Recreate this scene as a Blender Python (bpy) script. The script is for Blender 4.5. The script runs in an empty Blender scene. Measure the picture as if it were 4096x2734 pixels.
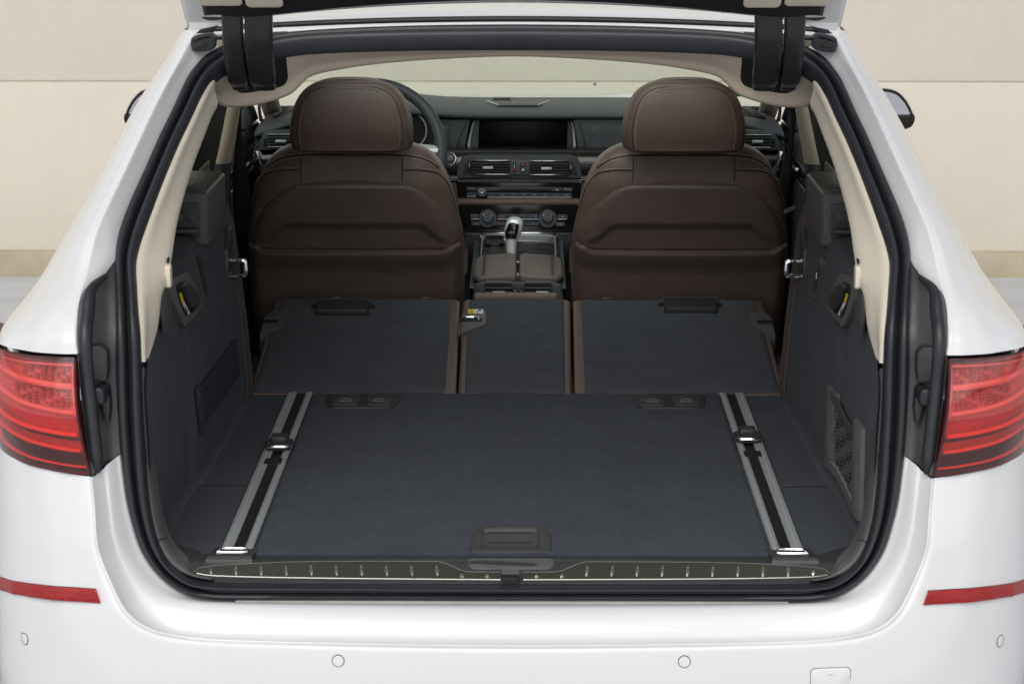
import bpy, bmesh, math, random
from mathutils import Vector, Matrix
random.seed(7)
R = math.radians
sc = bpy.context.scene
col = sc.collection

# ---------------------------------------------------------------- camera
cam_d = bpy.data.cameras.new('camera')
cam = bpy.data.objects.new('camera', cam_d)
col.objects.link(cam)
cam.location = (0.028, -3.87, 1.81)
cam.rotation_euler = (R(90 - 12.0), 0, R(0.409))
cam_d.sensor_width = 36
cam_d.lens = 85
cam_d.clip_start = 0.05
cam_d.clip_end = 500
cam_d.dof.use_dof = True
cam_d.dof.focus_distance = 5.1
cam_d.dof.aperture_fstop = 13
sc.camera = cam

# ---------------------------------------------------------------- daylight
SUN_EL, SUN_AZ = 46.0, 192.0       # azimuth measured from +Y (north) clockwise
world = bpy.data.worlds.new('World')
sc.world = world
world.use_nodes = True
wn = world.node_tree
for n in list(wn.nodes):
    wn.nodes.remove(n)
w_out = wn.nodes.new('ShaderNodeOutputWorld')
w_bg = wn.nodes.new('ShaderNodeBackground')
w_sky = wn.nodes.new('ShaderNodeTexSky')
w_sky.sky_type = 'NISHITA'
w_sky.sun_disc = False
w_sky.sun_elevation = R(SUN_EL)
w_sky.sun_rotation = R(SUN_AZ)
w_sky.air_density = 1.0
w_sky.dust_density = 2.0
w_sky.ozone_density = 1.0
w_bg.inputs['Strength'].default_value = 0.15
w_hsv = wn.nodes.new('ShaderNodeHueSaturation')      # thin cloud: the sky's own light with most of the blue gone
w_hsv.inputs['Saturation'].default_value = 0.22
wn.links.new(w_sky.outputs['Color'], w_hsv.inputs['Color'])
w_tc = wn.nodes.new('ShaderNodeTexCoord')            # broken cloud over the whole sky
w_nz = wn.nodes.new('ShaderNodeTexNoise')
w_nz.inputs['Scale'].default_value = 3.2
w_nz.inputs['Detail'].default_value = 7
w_nz.inputs['Roughness'].default_value = 0.55
w_mr = wn.nodes.new('ShaderNodeMapRange')
w_mr.inputs['From Min'].default_value = 0.38
w_mr.inputs['From Max'].default_value = 0.64
w_mr.inputs['To Min'].default_value = 0.62
w_mr.inputs['To Max'].default_value = 1.5
w_sc = wn.nodes.new('ShaderNodeVectorMath')
w_sc.operation = 'SCALE'
wn.links.new(w_tc.outputs['Generated'], w_nz.inputs['Vector'])
wn.links.new(w_nz.outputs['Fac'], w_mr.inputs['Value'])
wn.links.new(w_hsv.outputs['Color'], w_sc.inputs[0])
wn.links.new(w_mr.outputs['Result'], w_sc.inputs['Scale'])
wn.links.new(w_sc.outputs[0], w_bg.inputs['Color'])
wn.links.new(w_bg.outputs['Background'], w_out.inputs['Surface'])

sun_d = bpy.data.lights.new('sun', 'SUN')
sun_d.energy = 1.2
sun_d.angle = R(40)
sun_d.color = (1.0, 0.972, 0.93)
sun = bpy.data.objects.new('sun', sun_d)
col.objects.link(sun)
az, el = R(SUN_AZ), R(SUN_EL)
to_sun = Vector((math.sin(az) * math.cos(el), math.cos(az) * math.cos(el), math.sin(el)))
sun.rotation_euler = (-to_sun).to_track_quat('-Z', 'Y').to_euler()
sun.location = (-3, -6, 8)

sc.view_settings.view_transform = 'Standard'
sc.view_settings.look = 'None'
sc.view_settings.exposure = -0.04
sc.view_settings.gamma = 1.0
sc.view_settings.use_curve_mapping = False

# ---------------------------------------------------------------- materials
def new_mat(name):
    m = bpy.data.materials.new(name)
    m.use_nodes = True
    nt = m.node_tree
    return m, nt, nt.nodes['Principled BSDF']

def mat(name, c, rough=0.5, metal=0.0, coat=0.0, coat_r=0.04, bump=None, var=None, sheen=0.0,
        spec=0.5, rvar=0.0, aniso=None, speck=None):
    """procedural surface: base colour, optional mottling (scale, amount) and relief (scale, distance)"""
    m, nt, b = new_mat(name)
    b.inputs['Base Color'].default_value = (*c, 1)
    b.inputs['Roughness'].default_value = rough
    b.inputs['Metallic'].default_value = metal
    b.inputs['Coat Weight'].default_value = coat
    b.inputs['Coat Roughness'].default_value = coat_r
    b.inputs['Specular IOR Level'].default_value = spec
    if sheen:
        b.inputs['Sheen Weight'].default_value = sheen
        b.inputs['Sheen Roughness'].default_value = 0.5
    tc = nt.nodes.new('ShaderNodeTexCoord')
    if var:
        nz = nt.nodes.new('ShaderNodeTexNoise')
        nz.inputs['Scale'].default_value = var[0]
        nz.inputs['Detail'].default_value = 6
        nz.inputs['Roughness'].default_value = 0.65
        if aniso:
            mp = nt.nodes.new('ShaderNodeMapping')
            mp.inputs['Scale'].default_value = aniso
            nt.links.new(tc.outputs['Object'], mp.inputs['Vector'])
            nt.links.new(mp.outputs['Vector'], nz.inputs['Vector'])
        else:
            nt.links.new(tc.outputs['Object'], nz.inputs['Vector'])
        rp = nt.nodes.new('ShaderNodeValToRGB')
        a = var[1]
        rp.color_ramp.elements[0].position = 0.3
        rp.color_ramp.elements[1].position = 0.7
        rp.color_ramp.elements[0].color = (*[x * (1 - a) for x in c], 1)
        rp.color_ramp.elements[1].color = (*[min(1, x * (1 + a)) for x in c], 1)
        nt.links.new(nz.outputs['Fac'], rp.inputs['Fac'])
        nt.links.new(rp.outputs['Color'], b.inputs['Base Color'])
        if rvar:
            mr = nt.nodes.new('ShaderNodeMapRange')
            mr.inputs['To Min'].default_value = max(0, rough - rvar)
            mr.inputs['To Max'].default_value = rough + rvar
            nt.links.new(nz.outputs['Fac'], mr.inputs['Value'])
            nt.links.new(mr.outputs['Result'], b.inputs['Roughness'])
    if speck:
        n3 = nt.nodes.new('ShaderNodeTexNoise')
        n3.inputs['Scale'].default_value = speck[0]
        n3.inputs['Detail'].default_value = 2
        nt.links.new(tc.outputs['Object'], n3.inputs['Vector'])
        mr3 = nt.nodes.new('ShaderNodeMapRange')
        mr3.inputs['From Min'].default_value = 0.3
        mr3.inputs['From Max'].default_value = 0.7
        mr3.inputs['To Min'].default_value = 1 - speck[1]
        mr3.inputs['To Max'].default_value = 1 + speck[1]
        nt.links.new(n3.outputs['Fac'], mr3.inputs['Value'])
        vm = nt.nodes.new('ShaderNodeVectorMath'); vm.operation = 'SCALE'
        nt.links.new(rp.outputs['Color'], vm.inputs[0])
        nt.links.new(mr3.outputs['Result'], vm.inputs['Scale'])
        nt.links.new(vm.outputs[0], b.inputs['Base Color'])
    if bump:
        n2 = nt.nodes.new('ShaderNodeTexNoise' if len(bump) < 3 else 'ShaderNodeTexVoronoi')
        n2.inputs['Scale'].default_value = bump[0]
        if len(bump) < 3:
            n2.inputs['Detail'].default_value = 3
        nt.links.new(tc.outputs['Object'], n2.inputs['Vector'])
        bp = nt.nodes.new('ShaderNodeBump')
        bp.inputs['Strength'].default_value = 1.0
        bp.inputs['Distance'].default_value = bump[1]
        nt.links.new(n2.outputs[0], bp.inputs['Height'])
        nt.links.new(bp.outputs['Normal'], b.inputs['Normal'])
    return m

def glass_mat(name, tint, refl=1.0, ior=1.5):
    m, nt, b = new_mat(name)
    nt.nodes.remove(b)
    out = nt.nodes['Material Output']
    tr = nt.nodes.new('ShaderNodeBsdfTransparent')
    tr.inputs['Color'].default_value = (*tint, 1)
    gl = nt.nodes.new('ShaderNodeBsdfGlossy')
    gl.inputs['Roughness'].default_value = 0.01
    gl.inputs['Color'].default_value = (refl, refl, refl, 1)
    # Schlick reflectance that is the same from both faces of the pane
    geo = nt.nodes.new('ShaderNodeNewGeometry')
    dot = nt.nodes.new('ShaderNodeVectorMath'); dot.operation = 'DOT_PRODUCT'
    nt.links.new(geo.outputs['Normal'], dot.inputs[0]); nt.links.new(geo.outputs['Incoming'], dot.inputs[1])
    prev = dot.outputs['Value']
    f0 = ((ior - 1) / (ior + 1)) ** 2
    for op, v, inv in (('ABSOLUTE', None, 0), ('SUBTRACT', 1.0, 1), ('POWER', 5.0, 0), ('MULTIPLY', 1 - f0, 0), ('ADD', f0, 0)):
        nd = nt.nodes.new('ShaderNodeMath'); nd.operation = op; nd.use_clamp = op != 'ABSOLUTE'
        if inv:
            nd.inputs[0].default_value = v; nt.links.new(prev, nd.inputs[1])
        else:
            nt.links.new(prev, nd.inputs[0])
            if v is not None:
                nd.inputs[1].default_value = v
        prev = nd.outputs[0]
    fr = nd
    mx = nt.nodes.new('ShaderNodeMixShader')
    nt.links.new(fr.outputs[0], mx.inputs[0])
    nt.links.new(tr.outputs[0], mx.inputs[1])
    nt.links.new(gl.outputs[0], mx.inputs[2])
    nt.links.new(mx.outputs[0], out.inputs['Surface'])
    return m

M = {}
M['paint'] = mat('white_paint', (0.78, 0.785, 0.79), 0.45, coat=1.0, coat_r=0.02, var=(3, 0.012))
M['paint'].node_tree.nodes['Principled BSDF'].inputs['Coat IOR'].default_value = 1.65
M['rubber'] = mat('black_rubber', (0.020, 0.022, 0.027), 0.40, var=(30, 0.12), bump=(400, 0.0002))
M['rubber_dark'] = mat('dark_rubber', (0.014, 0.014, 0.015), 0.5, var=(30, 0.1))
M['plastic'] = mat('black_plastic', (0.036, 0.037, 0.039), 0.42, var=(25, 0.10), bump=(900, 0.00015))
M['plastic_grey'] = mat('grey_black_plastic', (0.095, 0.094, 0.093), 0.42, var=(25, 0.08), bump=(900, 0.00015))
M['hinge'] = mat('satin_black_cover', (0.030, 0.030, 0.033), 0.28, var=(25, 0.06), bump=(1200, 0.0001))
M['carpet'] = mat('charcoal_carpet', (0.082, 0.089, 0.102), 0.95, sheen=0.06, var=(12, 0.13), bump=(1100, 0.003), spec=0.1, aniso=(1, 1.3, 0.9), speck=(520, 0.5))
M['carpet_floor'] = mat('charcoal_floor_carpet', (0.066, 0.075, 0.094), 0.95, sheen=0.06, var=(9, 0.13), bump=(1100, 0.003), spec=0.1, speck=(520, 0.5))
M['elastic'] = mat('navy_elastic', (0.018, 0.020, 0.034), 0.8, var=(60, 0.2), bump=(600, 0.0006))
M['beige'] = mat('beige_fabric', (0.62, 0.535, 0.43), 0.85, var=(6, 0.05), bump=(700, 0.0003), sheen=0.1, spec=0.2)
M['beige_plastic'] = mat('beige_trim_plastic', (0.72, 0.65, 0.54), 0.5, var=(6, 0.04), bump=(900, 0.00015))
M['beige_pillar'] = mat('sand_pillar_trim', (0.46, 0.395, 0.285), 0.6, var=(6, 0.04), bump=(700, 0.0002))
M['leather'] = mat('brown_leather', (0.132, 0.091, 0.075), 0.36, var=(20, 0.10), bump=(420, 0.0005, 1), rvar=0.05)
M['leather_dark'] = mat('brown_grained_shell', (0.110, 0.078, 0.066), 0.38, var=(16, 0.08), bump=(420, 0.0006, 1), rvar=0.05)
M['leather_grey'] = mat('taupe_leather', (0.14, 0.112, 0.098), 0.40, var=(20, 0.08), bump=(420, 0.0004, 1))
M['brown_cloth'] = mat('brown_edge_cloth', (0.085, 0.058, 0.046), 0.75, var=(30, 0.12), bump=(500, 0.0004))
M['thread'] = mat('pale_thread', (0.40, 0.33, 0.28), 0.8)
M['thread_dark'] = mat('dark_seam', (0.018, 0.013, 0.011), 0.8)
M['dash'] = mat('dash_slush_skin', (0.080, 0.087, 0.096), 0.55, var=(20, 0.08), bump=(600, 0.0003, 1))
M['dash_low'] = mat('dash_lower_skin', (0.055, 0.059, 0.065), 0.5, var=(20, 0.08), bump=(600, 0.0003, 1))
M['gloss'] = mat('gloss_black_trim', (0.008, 0.007, 0.006), 0.16, coat=0.15, coat_r=0.03, spec=0.35, var=(9, 0.3))
M['wood'] = mat('dark_wood_trim', (0.012, 0.008, 0.006), 0.22, spec=0.3, coat=0.35, coat_r=0.03, var=(10, 0.4), aniso=(1, 1, 9))
M['chrome'] = mat('chrome', (0.80, 0.81, 0.83), 0.10, metal=1.0, var=(40, 0.03))
M['satin'] = mat('satin_silver', (0.62, 0.64, 0.67), 0.34, metal=0.35, var=(60, 0.04))
M['alu'] = mat('anodised_rail', (0.42, 0.45, 0.44), 0.42, metal=0.3, var=(50, 0.06), aniso=(8, 0.4, 8))
M['steel'] = mat('dark_brushed_steel', (0.062, 0.060, 0.050), 0.34, metal=0.35, var=(120, 0.15), aniso=(1, 12, 12))
M['steel_edge'] = mat('bright_steel_edge', (0.42, 0.42, 0.39), 0.3, metal=0.8, var=(60, 0.05))
M['edge_strip'] = mat('grey_edge_strip', (0.36, 0.34, 0.31), 0.4, var=(30, 0.15))
M['rib'] = mat('rib_highlight', (0.40, 0.39, 0.34), 0.25, metal=0.8, var=(60, 0.1))  # embossed ribs, their highlight put into a brighter steel colour
M['blade'] = mat('blade_window_glint', (0.80, 0.82, 0.85), 0.3, metal=0.15, var=(60, 0.03))  # pale base stands in for window reflections on the chrome blades
M['trim_grey'] = mat('grip_bezel_plastic', (0.14, 0.138, 0.135), 0.36, var=(25, 0.08))
M['screen'] = mat('black_display_glass', (0.002, 0.002, 0.004), 0.30, spec=0.15, var=(5, 0.1))
M['button'] = mat('matt_button', (0.050, 0.055, 0.062), 0.5, var=(30, 0.06))
M['slot'] = mat('slot_black', (0.006, 0.006, 0.007), 0.6, var=(30, 0.1))
M['print_white'] = mat('white_print', (0.75, 0.75, 0.75), 0.6)
M['print_grey'] = mat('grey_print', (0.22, 0.23, 0.25), 0.6)
M['print_red'] = mat('red_print', (0.55, 0.03, 0.02), 0.5)
M['print_blue'] = mat('blue_print', (0.03, 0.10, 0.55), 0.5)
M['print_black'] = mat('black_print', (0.02, 0.02, 0.02), 0.6)
M['yellow'] = mat('yellow_sticker', (0.78, 0.56, 0.02), 0.5, var=(80, 0.05))
M['paper'] = mat('white_sticker', (0.78, 0.78, 0.78), 0.5, var=(80, 0.03))
M['green'] = mat('green_badge', (0.03, 0.30, 0.10), 0.5, var=(40, 0.05))
M['glass'] = glass_mat('windscreen_glass', (0.85, 0.925, 0.875), 0.5, 1.35)
M['side_glass'] = glass_mat('side_window_glass', (0.82, 0.87, 0.85))
M['mirror'] = mat('mirror_glass', (0.75, 0.77, 0.80), 0.02, metal=1.0, var=(3, 0.01))
M['lens'] = glass_mat('red_lamp_lens', (0.97, 0.36, 0.34), 1.0, 1.9)
M['lamp_bar'] = mat('red_light_bar', (0.98, 0.16, 0.10), 0.3, coat=0.3, var=(60, 0.05))
M['lamp_pink'] = mat('pale_light_guide', (0.98, 0.80, 0.78), 0.35, coat=0.3, var=(60, 0.05))
M['lamp_mid'] = mat('lamp_reflector_red', (0.62, 0.07, 0.06), 0.35, var=(90, 0.1))
M['lamp_bowl'] = mat('lamp_reflector_sky_glare', (0.95, 0.66, 0.67), 0.3, var=(160, 0.25), bump=(260, 0.002, 1))  # reflector tone lightened to carry sky glare on the upper lens
M['lamp_dark'] = mat('lamp_housing_dark', (0.070, 0.008, 0.008), 0.4, var=(40, 0.2))
M['lamp_led'] = mat('smoked_led_tile', (0.55, 0.24, 0.26), 0.3, var=(200, 0.3))
M['reflex'] = mat('red_reflex_lens', (0.36, 0.003, 0.003), 0.25, coat=0.35, coat_r=0.05, bump=(420, 0.0012, 1), var=(300, 0.35))
M['belt'] = mat('black_webbing', (0.010, 0.010, 0.011), 0.8, bump=(800, 0.0004), var=(60, 0.1))
M['tyre'] = mat('tyre_rubber', (0.02, 0.02, 0.02), 0.8, var=(20, 0.1))
M['rim'] = mat('alloy_rim', (0.45, 0.46, 0.47), 0.3, metal=0.9, var=(20, 0.05))
M['net'] = mat('black_net_cord', (0.050, 0.056, 0.058), 0.7, var=(200, 0.2))
M['gap'] = mat('panel_gap_black', (0.012, 0.012, 0.013), 0.7)  # near-black strips along the gaps of the bumper fittings

# ---------------------------------------------------------------- helpers
def cr_pt(p0, p1, p2, p3, t):
    t2, t3 = t * t, t * t * t
    return tuple(0.5 * ((2 * b) + (-a + c) * t + (2 * a - 5 * b + 4 * c - d) * t2 + (-a + 3 * b - 3 * c + d) * t3)
                 for a, b, c, d in zip(p0, p1, p2, p3))

def smooth(pts, n, closed=False):
    """Catmull-Rom through the points, n pieces for each span"""
    pts = [tuple(p) for p in pts]
    if n <= 1:
        return pts
    N = len(pts)
    out = []
    for i in range(N if closed else N - 1):
        if closed:
            p0, p1, p2, p3 = pts[(i - 1) % N], pts[i], pts[(i + 1) % N], pts[(i + 2) % N]
        else:
            p1, p2 = pts[i], pts[i + 1]
            p0 = pts[i - 1] if i > 0 else tuple(2 * a - b for a, b in zip(p1, p2))
            p3 = pts[i + 2] if i + 2 < N else tuple(2 * b - a for a, b in zip(p1, p2))
        for k in range(n):
            out.append(cr_pt(p0, p1, p2, p3, k / n))
    if not closed:
        out.append(pts[-1])
    return out

def interp(T, x):
    """smooth table look-up"""
    if x <= T[0][0]:
        return T[0][1]
    for i in range(len(T) - 1):
        if x <= T[i + 1][0]:
            a, b = T[i], T[i + 1]
            t = (x - a[0]) / (b[0] - a[0])
            return a[1] + (b[1] - a[1]) * t
    return T[-1][1]

def sstep(a, b, x):
    t = min(1, max(0, (x - a) / (b - a)))
    return t * t * (3 - 2 * t)

class MB:
    """collects shapes that belong to one mesh object"""
    def __init__(s):
        s.v, s.f = [], []
    def add(s, v, f):
        o = len(s.v)
        s.v += [tuple(p) for p in v]
        s.f += [tuple(i + o for i in q) for q in f]
        return s
    def grid(s, rows, cu=False, cv=False):
        nr, nc = len(rows), len(rows[0])
        v = [p for r in rows for p in r]
        f = []
        for i in range(nr if cv else nr - 1):
            for j in range(nc if cu else nc - 1):
                a, b = i % nr, (i + 1) % nr
                c, d = j % nc, (j + 1) % nc
                f.append((a * nc + c, a * nc + d, b * nc + d, b * nc + c))
        return s.add(v, f)
    def loft(s, rows, nu=4, nv=4, cu=False, cv=False, cap=False):
        rows = [smooth(r, nu, cu) for r in rows]
        cols = [smooth(c, nv, cv) for c in zip(*rows)]
        rows = [list(r) for r in zip(*cols)]
        s.grid(rows, cu, cv)
        if cap:
            nc = len(rows[0]); base = len(s.v) - nc * len(rows)
            s.f.append(tuple(base + j for j in range(nc)))
            s.f.append(tuple(base + (len(rows) - 1) * nc + j for j in reversed(range(nc))))
        return s
    def prism(s, outline, d0, d1, frame, bevel=0.0, seg=2):
        """outline in (a, b), pulled from d0 to d1; frame(a, b, d) gives the point"""
        bm = bmesh.new()
        n = len(outline)
        v0 = [bm.verts.new((a, b, d0)) for a, b in outline]
        v1 = [bm.verts.new((a, b, d1)) for a, b in outline]
        f0 = bm.faces.new(v0); f1 = bm.faces.new(v1)
        for i in range(n):
            bm.faces.new((v0[i], v0[(i + 1) % n], v1[(i + 1) % n], v1[i]))
        bmesh.ops.recalc_face_normals(bm, faces=bm.faces)
        if bevel:
            es = [e for e in bm.edges if len(e.link_faces) == 2 and e.calc_face_angle(0) > 0.45]
            bmesh.ops.bevel(bm, geom=es, offset=bevel, segments=seg, affect='EDGES', profile=0.6, clamp_overlap=True)
        bm.verts.index_update()
        s.add([frame(*v.co) for v in bm.verts], [[v.index for v in f.verts] for f in bm.faces])
        bm.free()
        return s
    def plate(s, outline, y0, y1, bevel=0.0, seg=2):      # outline in x, z
        return s.prism(outline, y0, y1, lambda a, b, d: (a, d, b), bevel, seg)
    def slab(s, outline, z0, z1, bevel=0.0, seg=2):       # outline in x, y
        return s.prism(outline, z0, z1, lambda a, b, d: (a, b, d), bevel, seg)
    def side(s, outline, x0, x1, bevel=0.0, seg=2):       # outline in y, z
        return s.prism(outline, x0, x1, lambda a, b, d: (d, a, b), bevel, seg)
    def box(s, x0, x1, y0, y1, z0, z1, bevel=0.0, seg=2):
        return s.plate([(x0, z0), (x1, z0), (x1, z1), (x0, z1)], y0, y1, bevel, seg)
    def tube(s, pts, r, n=8, closed=False, cap=True):
        pts = [Vector(p) for p in pts]
        N = len(pts)
        rows = []
        up = None
        for i, p in enumerate(pts):
            if closed:
                t = pts[(i + 1) % N] - pts[i - 1]
            else:
                t = pts[min(i + 1, N - 1)] - pts[max(i - 1, 0)]
            t.normalize()
            if up is None:
                up = Vector((0, 0, 1)) if abs(t.z) < 0.9 else Vector((1, 0, 0))
            a = t.cross(up).normalized()
            b = a.cross(t).normalized()
            up = b
            rr = r[i] if isinstance(r, (list, tuple)) else r
            rows.append([tuple(p + a * rr * math.cos(k * 2 * math.pi / n) + b * rr * math.sin(k * 2 * math.pi / n)) for k in range(n)])
        s.grid(rows, True, closed)
        if cap and not closed:
            base = len(s.v) - n * N
            s.f.append(tuple(base + j for j in range(n)))
            s.f.append(tuple(base + (N - 1) * n + j for j in reversed(range(n))))
        return s
    def lathe(s, prof, origin, axis, n=24):
        """prof: (radius, height along axis)"""
        ax = Vector(axis).normalized()
        u = ax.cross(Vector((0, 0, 1)) if abs(ax.z) < 0.9 else Vector((1, 0, 0))).normalized()
        w = ax.cross(u)
        o = Vector(origin)
        rows = [[tuple(o + ax * h + (u * math.cos(k * 2 * math.pi / n) + w * math.sin(k * 2 * math.pi / n)) * max(r, 1e-5)) for k in range(n)] for r, h in prof]
        s.grid(rows, True)
        base = len(s.v) - n * len(rows)
        s.f.append(tuple(base + j for j in range(n)))
        s.f.append(tuple(base + (len(rows) - 1) * n + j for j in reversed(range(n))))
        return s
    def build(s, name, m, parent=None, mx=1, fix=True, ang=35, label=None):
        me = bpy.data.meshes.new(name)
        me.from_pydata([(p[0] * mx, p[1], p[2]) for p in s.v], [], s.f)
        bm = bmesh.new(); bm.from_mesh(me)
        bmesh.ops.remove_doubles(bm, verts=bm.verts, dist=1e-6)
        if fix:
            bmesh.ops.recalc_face_normals(bm, faces=bm.faces)
        bm.to_mesh(me); bm.free()
        me.materials.append(M[m])
        me.shade_smooth()
        me.set_sharp_from_angle(angle=R(ang))
        o = bpy.data.objects.new(name, me)
        col.objects.link(o)
        if parent:
            o.parent = parent
        if label:
            o['label'] = label
        return o

def thick(o, t, offset=-1.0):
    md = o.modifiers.new('thickness', 'SOLIDIFY')
    md.thickness = t
    md.offset = offset
    return o

def cut(o, cond):
    """drop the faces whose centre meets the condition"""
    bm = bmesh.new(); bm.from_mesh(o.data)
    bmesh.ops.delete(bm, geom=[f for f in bm.faces if cond(f.calc_center_median())], context='FACES')
    bm.to_mesh(o.data); bm.free()
    return o

def rrect(x0, x1, z0, z1, r, n=4):
    out = []
    for cx, cz, a in ((x1 - r, z1 - r, 0), (x0 + r, z1 - r, 90), (x0 + r, z0 + r, 180), (x1 - r, z0 + r, 270)):
        for k in range(n + 1):
            t = R(a + 90 * k / n)
            out.append((cx + r * math.cos(t), cz + r * math.sin(t)))
    return out

def circle(cx, cz, r, n=20):
    return [(cx + r * math.cos(2 * math.pi * k / n), cz + r * math.sin(2 * math.pi * k / n)) for k in range(n)]

def mirx(pts):
    return [(-p[0],) + tuple(p[1:]) for p in pts]

def text(name, body, size, frame, m, parent):
    """flat lettering as a mesh; frame(a, b, d) places it"""
    cu = bpy.data.curves.new(name, 'FONT')
    cu.body = body; cu.size = size; cu.align_x = 'CENTER'; cu.align_y = 'CENTER'
    cu.resolution_u = 2
    t = bpy.data.objects.new('lettering_tmp', cu)
    col.objects.link(t)
    dg = bpy.context.evaluated_depsgraph_get()
    me = bpy.data.meshes.new_from_object(t.evaluated_get(dg))
    bpy.data.objects.remove(t)
    for v in me.vertices:
        v.co = Vector(frame(v.co.x, v.co.y, 0))
    me.name = name
    me.materials.clear(); me.materials.append(M[m])
    o = bpy.data.objects.new(name, me)
    col.objects.link(o)
    o.parent = parent
    return o

def empty(name, loc=(0, 0, 0), parent=None):
    e = bpy.data.objects.new(name, None)
    e.location = loc
    e.empty_display_size = 0.2
    col.objects.link(e)
    if parent:
        e.parent = parent
    return e

# ================================================================ setting
g = MB().add([(-60, -60, 0), (60, -60, 0), (60, 60, 0), (-60, 60, 0)], [(0, 1, 2, 3)]).build('ground', 'rubber')
M['concrete'] = mat('pale_concrete_ground', (0.47, 0.475, 0.485), 0.85, var=(1.3, 0.12), bump=(60, 0.003), aniso=(0.5, 2, 1))
g.data.materials[0] = M['concrete']
g['kind'] = 'structure'

def wall_mat(name, c):
    m = mat(name, c, 0.8, var=(1.2, 0.045), bump=(90, 0.0008), speck=(30, 0.012))
    return m
M['wall'] = wall_mat('cream_painted_panel', (0.67, 0.615, 0.525))
M['plinth'] = mat('stained_plinth', (0.42, 0.37, 0.27), 0.85, var=(5, 0.16), bump=(60, 0.002))
WY = 5.96
M['seam'] = mat('wall_joint', (0.56, 0.52, 0.44), 0.85, var=(5, 0.15))
wall = MB().box(-9, 9, WY + 0.004, WY + 0.25, 0.0, 3.5).build('painted_wall', 'seam')
wall['label'] = 'cream painted wall of wide panels behind the white car'
wall['category'] = 'wall'
for c0, c1 in ((-9, -5.4), (-5.4, 3.6), (3.6, 9)):
    for z0, z1 in ((0.105, 0.7965), (0.8035, 1.95), (1.96, 3.5)):
        MB().box(c0 + 0.006, c1 - 0.006, WY - 0.0, WY + 0.05, z0, z1, 0.004).build('panel', 'wall', wall)
MB().box(-9, 9, WY - 0.03, WY + 0.04, -0.01, 0.10, 0.006).build('plinth', 'plinth', wall)
for x in (-1.475, -0.59, 0.294, 1.18):
    MB().lathe([(0.0045, 0), (0.0045, 0.004), (0.003, 0.006)], (x, WY - 0.001, 0.792), (0, -1, 0), 8).build('fixing_bolt', 'slot', wall)

# ================================================================ car
car = empty('car')
car['label'] = 'white estate car with its tailgate open and rear seats folded flat'
car['category'] = 'car'

# ---- opening outline: outer and inner edge of the weather strip, left half from the top centre to the bottom centre
RING = [((0, .576, 1.457), (0, .542, 1.428)), ((-.22, .572, 1.454), (-.22, .540, 1.426)), ((-.381, .563, 1.446), (-.379, .534, 1.420)),
        ((-.46, .553, 1.437), (-.455, .520, 1.407)), ((-.519, .539, 1.425), (-.508, .500, 1.392)), ((-.549, .521, 1.410), (-.528, .487, 1.380)),
        ((-.568, .502, 1.393), (-.543, .474, 1.367)), ((-.584, .474, 1.369), (-.553, .452, 1.350)), ((-.594, .448, 1.346), (-.561, .432, 1.332)),
        ((-.607, .409, 1.312), (-.571, .403, 1.306)), ((-.623, .364, 1.273), (-.586, .360, 1.270)), ((-.641, .308, 1.224), (-.602, .308, 1.224)),
        ((-.659, .252, 1.176), (-.617, .252, 1.176)), ((-.669, .213, 1.142), (-.627, .213, 1.142)), ((-.673, .180, 1.113), (-.634, .180, 1.113)),
        ((-.671, .151, 1.088), (-.636, .150, 1.088)), ((-.666, .116, 1.057), (-.630, .116, 1.058)), ((-.660, .079, 1.025), (-.623, .079, 1.025)),
        ((-.656, .050, .985), (-.617, .052, .988)), ((-.656, .042, .924), (-.615, .044, .926)), ((-.655, .036, .866), (-.614, .036, .866)),
        ((-.651, .027, .789), (-.611, .027, .789)), ((-.643, .019, .719), (-.606, .019, .718)), ((-.634, .014, .678), (-.601, .014, .682)),
        ((-.620, .009, .633), (-.591, .010, .643)), ((-.599, .005, .599), (-.577, .007, .614)), ((-.573, .003, .574), (-.557, .005, .593)),
        ((-.543, .001, .557), (-.534, .003, .580)), ((-.508, .0, .549), (-.505, .003, .575)), ((-.46, .0, .547), (-.46, .003, .573)),
        ((-.25, .0, .547), (-.25, .003, .572)), ((0, .0, .547), (0, .002, .572))]
RING = [((a[0], a[1] + .006 * w, a[2] - .010 * w), b) for (a, b), w in zip(RING, [1, 1, 1, 1, .8, .5, .25] + [0] * 40)]
A_full = [p[0] for p in RING] + mirx([p[0] for p in RING[-2:0:-1]])
B_full = [p[1] for p in RING] + mirx([p[1] for p in RING[-2:0:-1]])
A_s, B_s = smooth(A_full, 4, True), smooth(B_full, 4, True)

def ring_normals():
    N = len(A_s); out = []
    for i in range(N):
        T = Vector(A_s[(i + 2) % N]) - Vector(A_s[i - 2])
        W = Vector(B_s[i]) - Vector(A_s[i])
        n = T.cross(W).normalized()
        if n.dot(Vector((0, -1, 0.5))) < 0:
            n = -n
        out.append(n)
    return out
RN = ring_normals()

def ring_loft(section):
    rows = []
    for i in range(len(A_s)):
        a, b, n = Vector(A_s[i]), Vector(B_s[i]), RN[i]
        rows.append([tuple(a.lerp(b, t) + n * h) for t, h in section])
    return rows
sec = [(-.10, -.012), (-.02, -.002), (.0, .007), (.06, .013), (.16, .0165), (.28, .0165), (.38, .012), (.44, .002), (.50, -.005), (.55, .002),
       (.60, .013), (.70, .0185), (.82, .0185), (.93, .013), (1.0, .003), (1.03, -.008), (1.0, -.016)]
strip = MB().grid(ring_loft(sec), False, True).build('weather_strip', 'rubber', car, ang=60)
# thin moulded seam along the bulb of the strip
pts = [tuple(Vector(A_s[i]).lerp(Vector(B_s[i]), .50) - RN[i] * .0035) for i in range(len(A_s))]
MB().tube(pts, .0016, 6, closed=True).build('moulded_seam', 'rubber_dark', strip)

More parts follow.
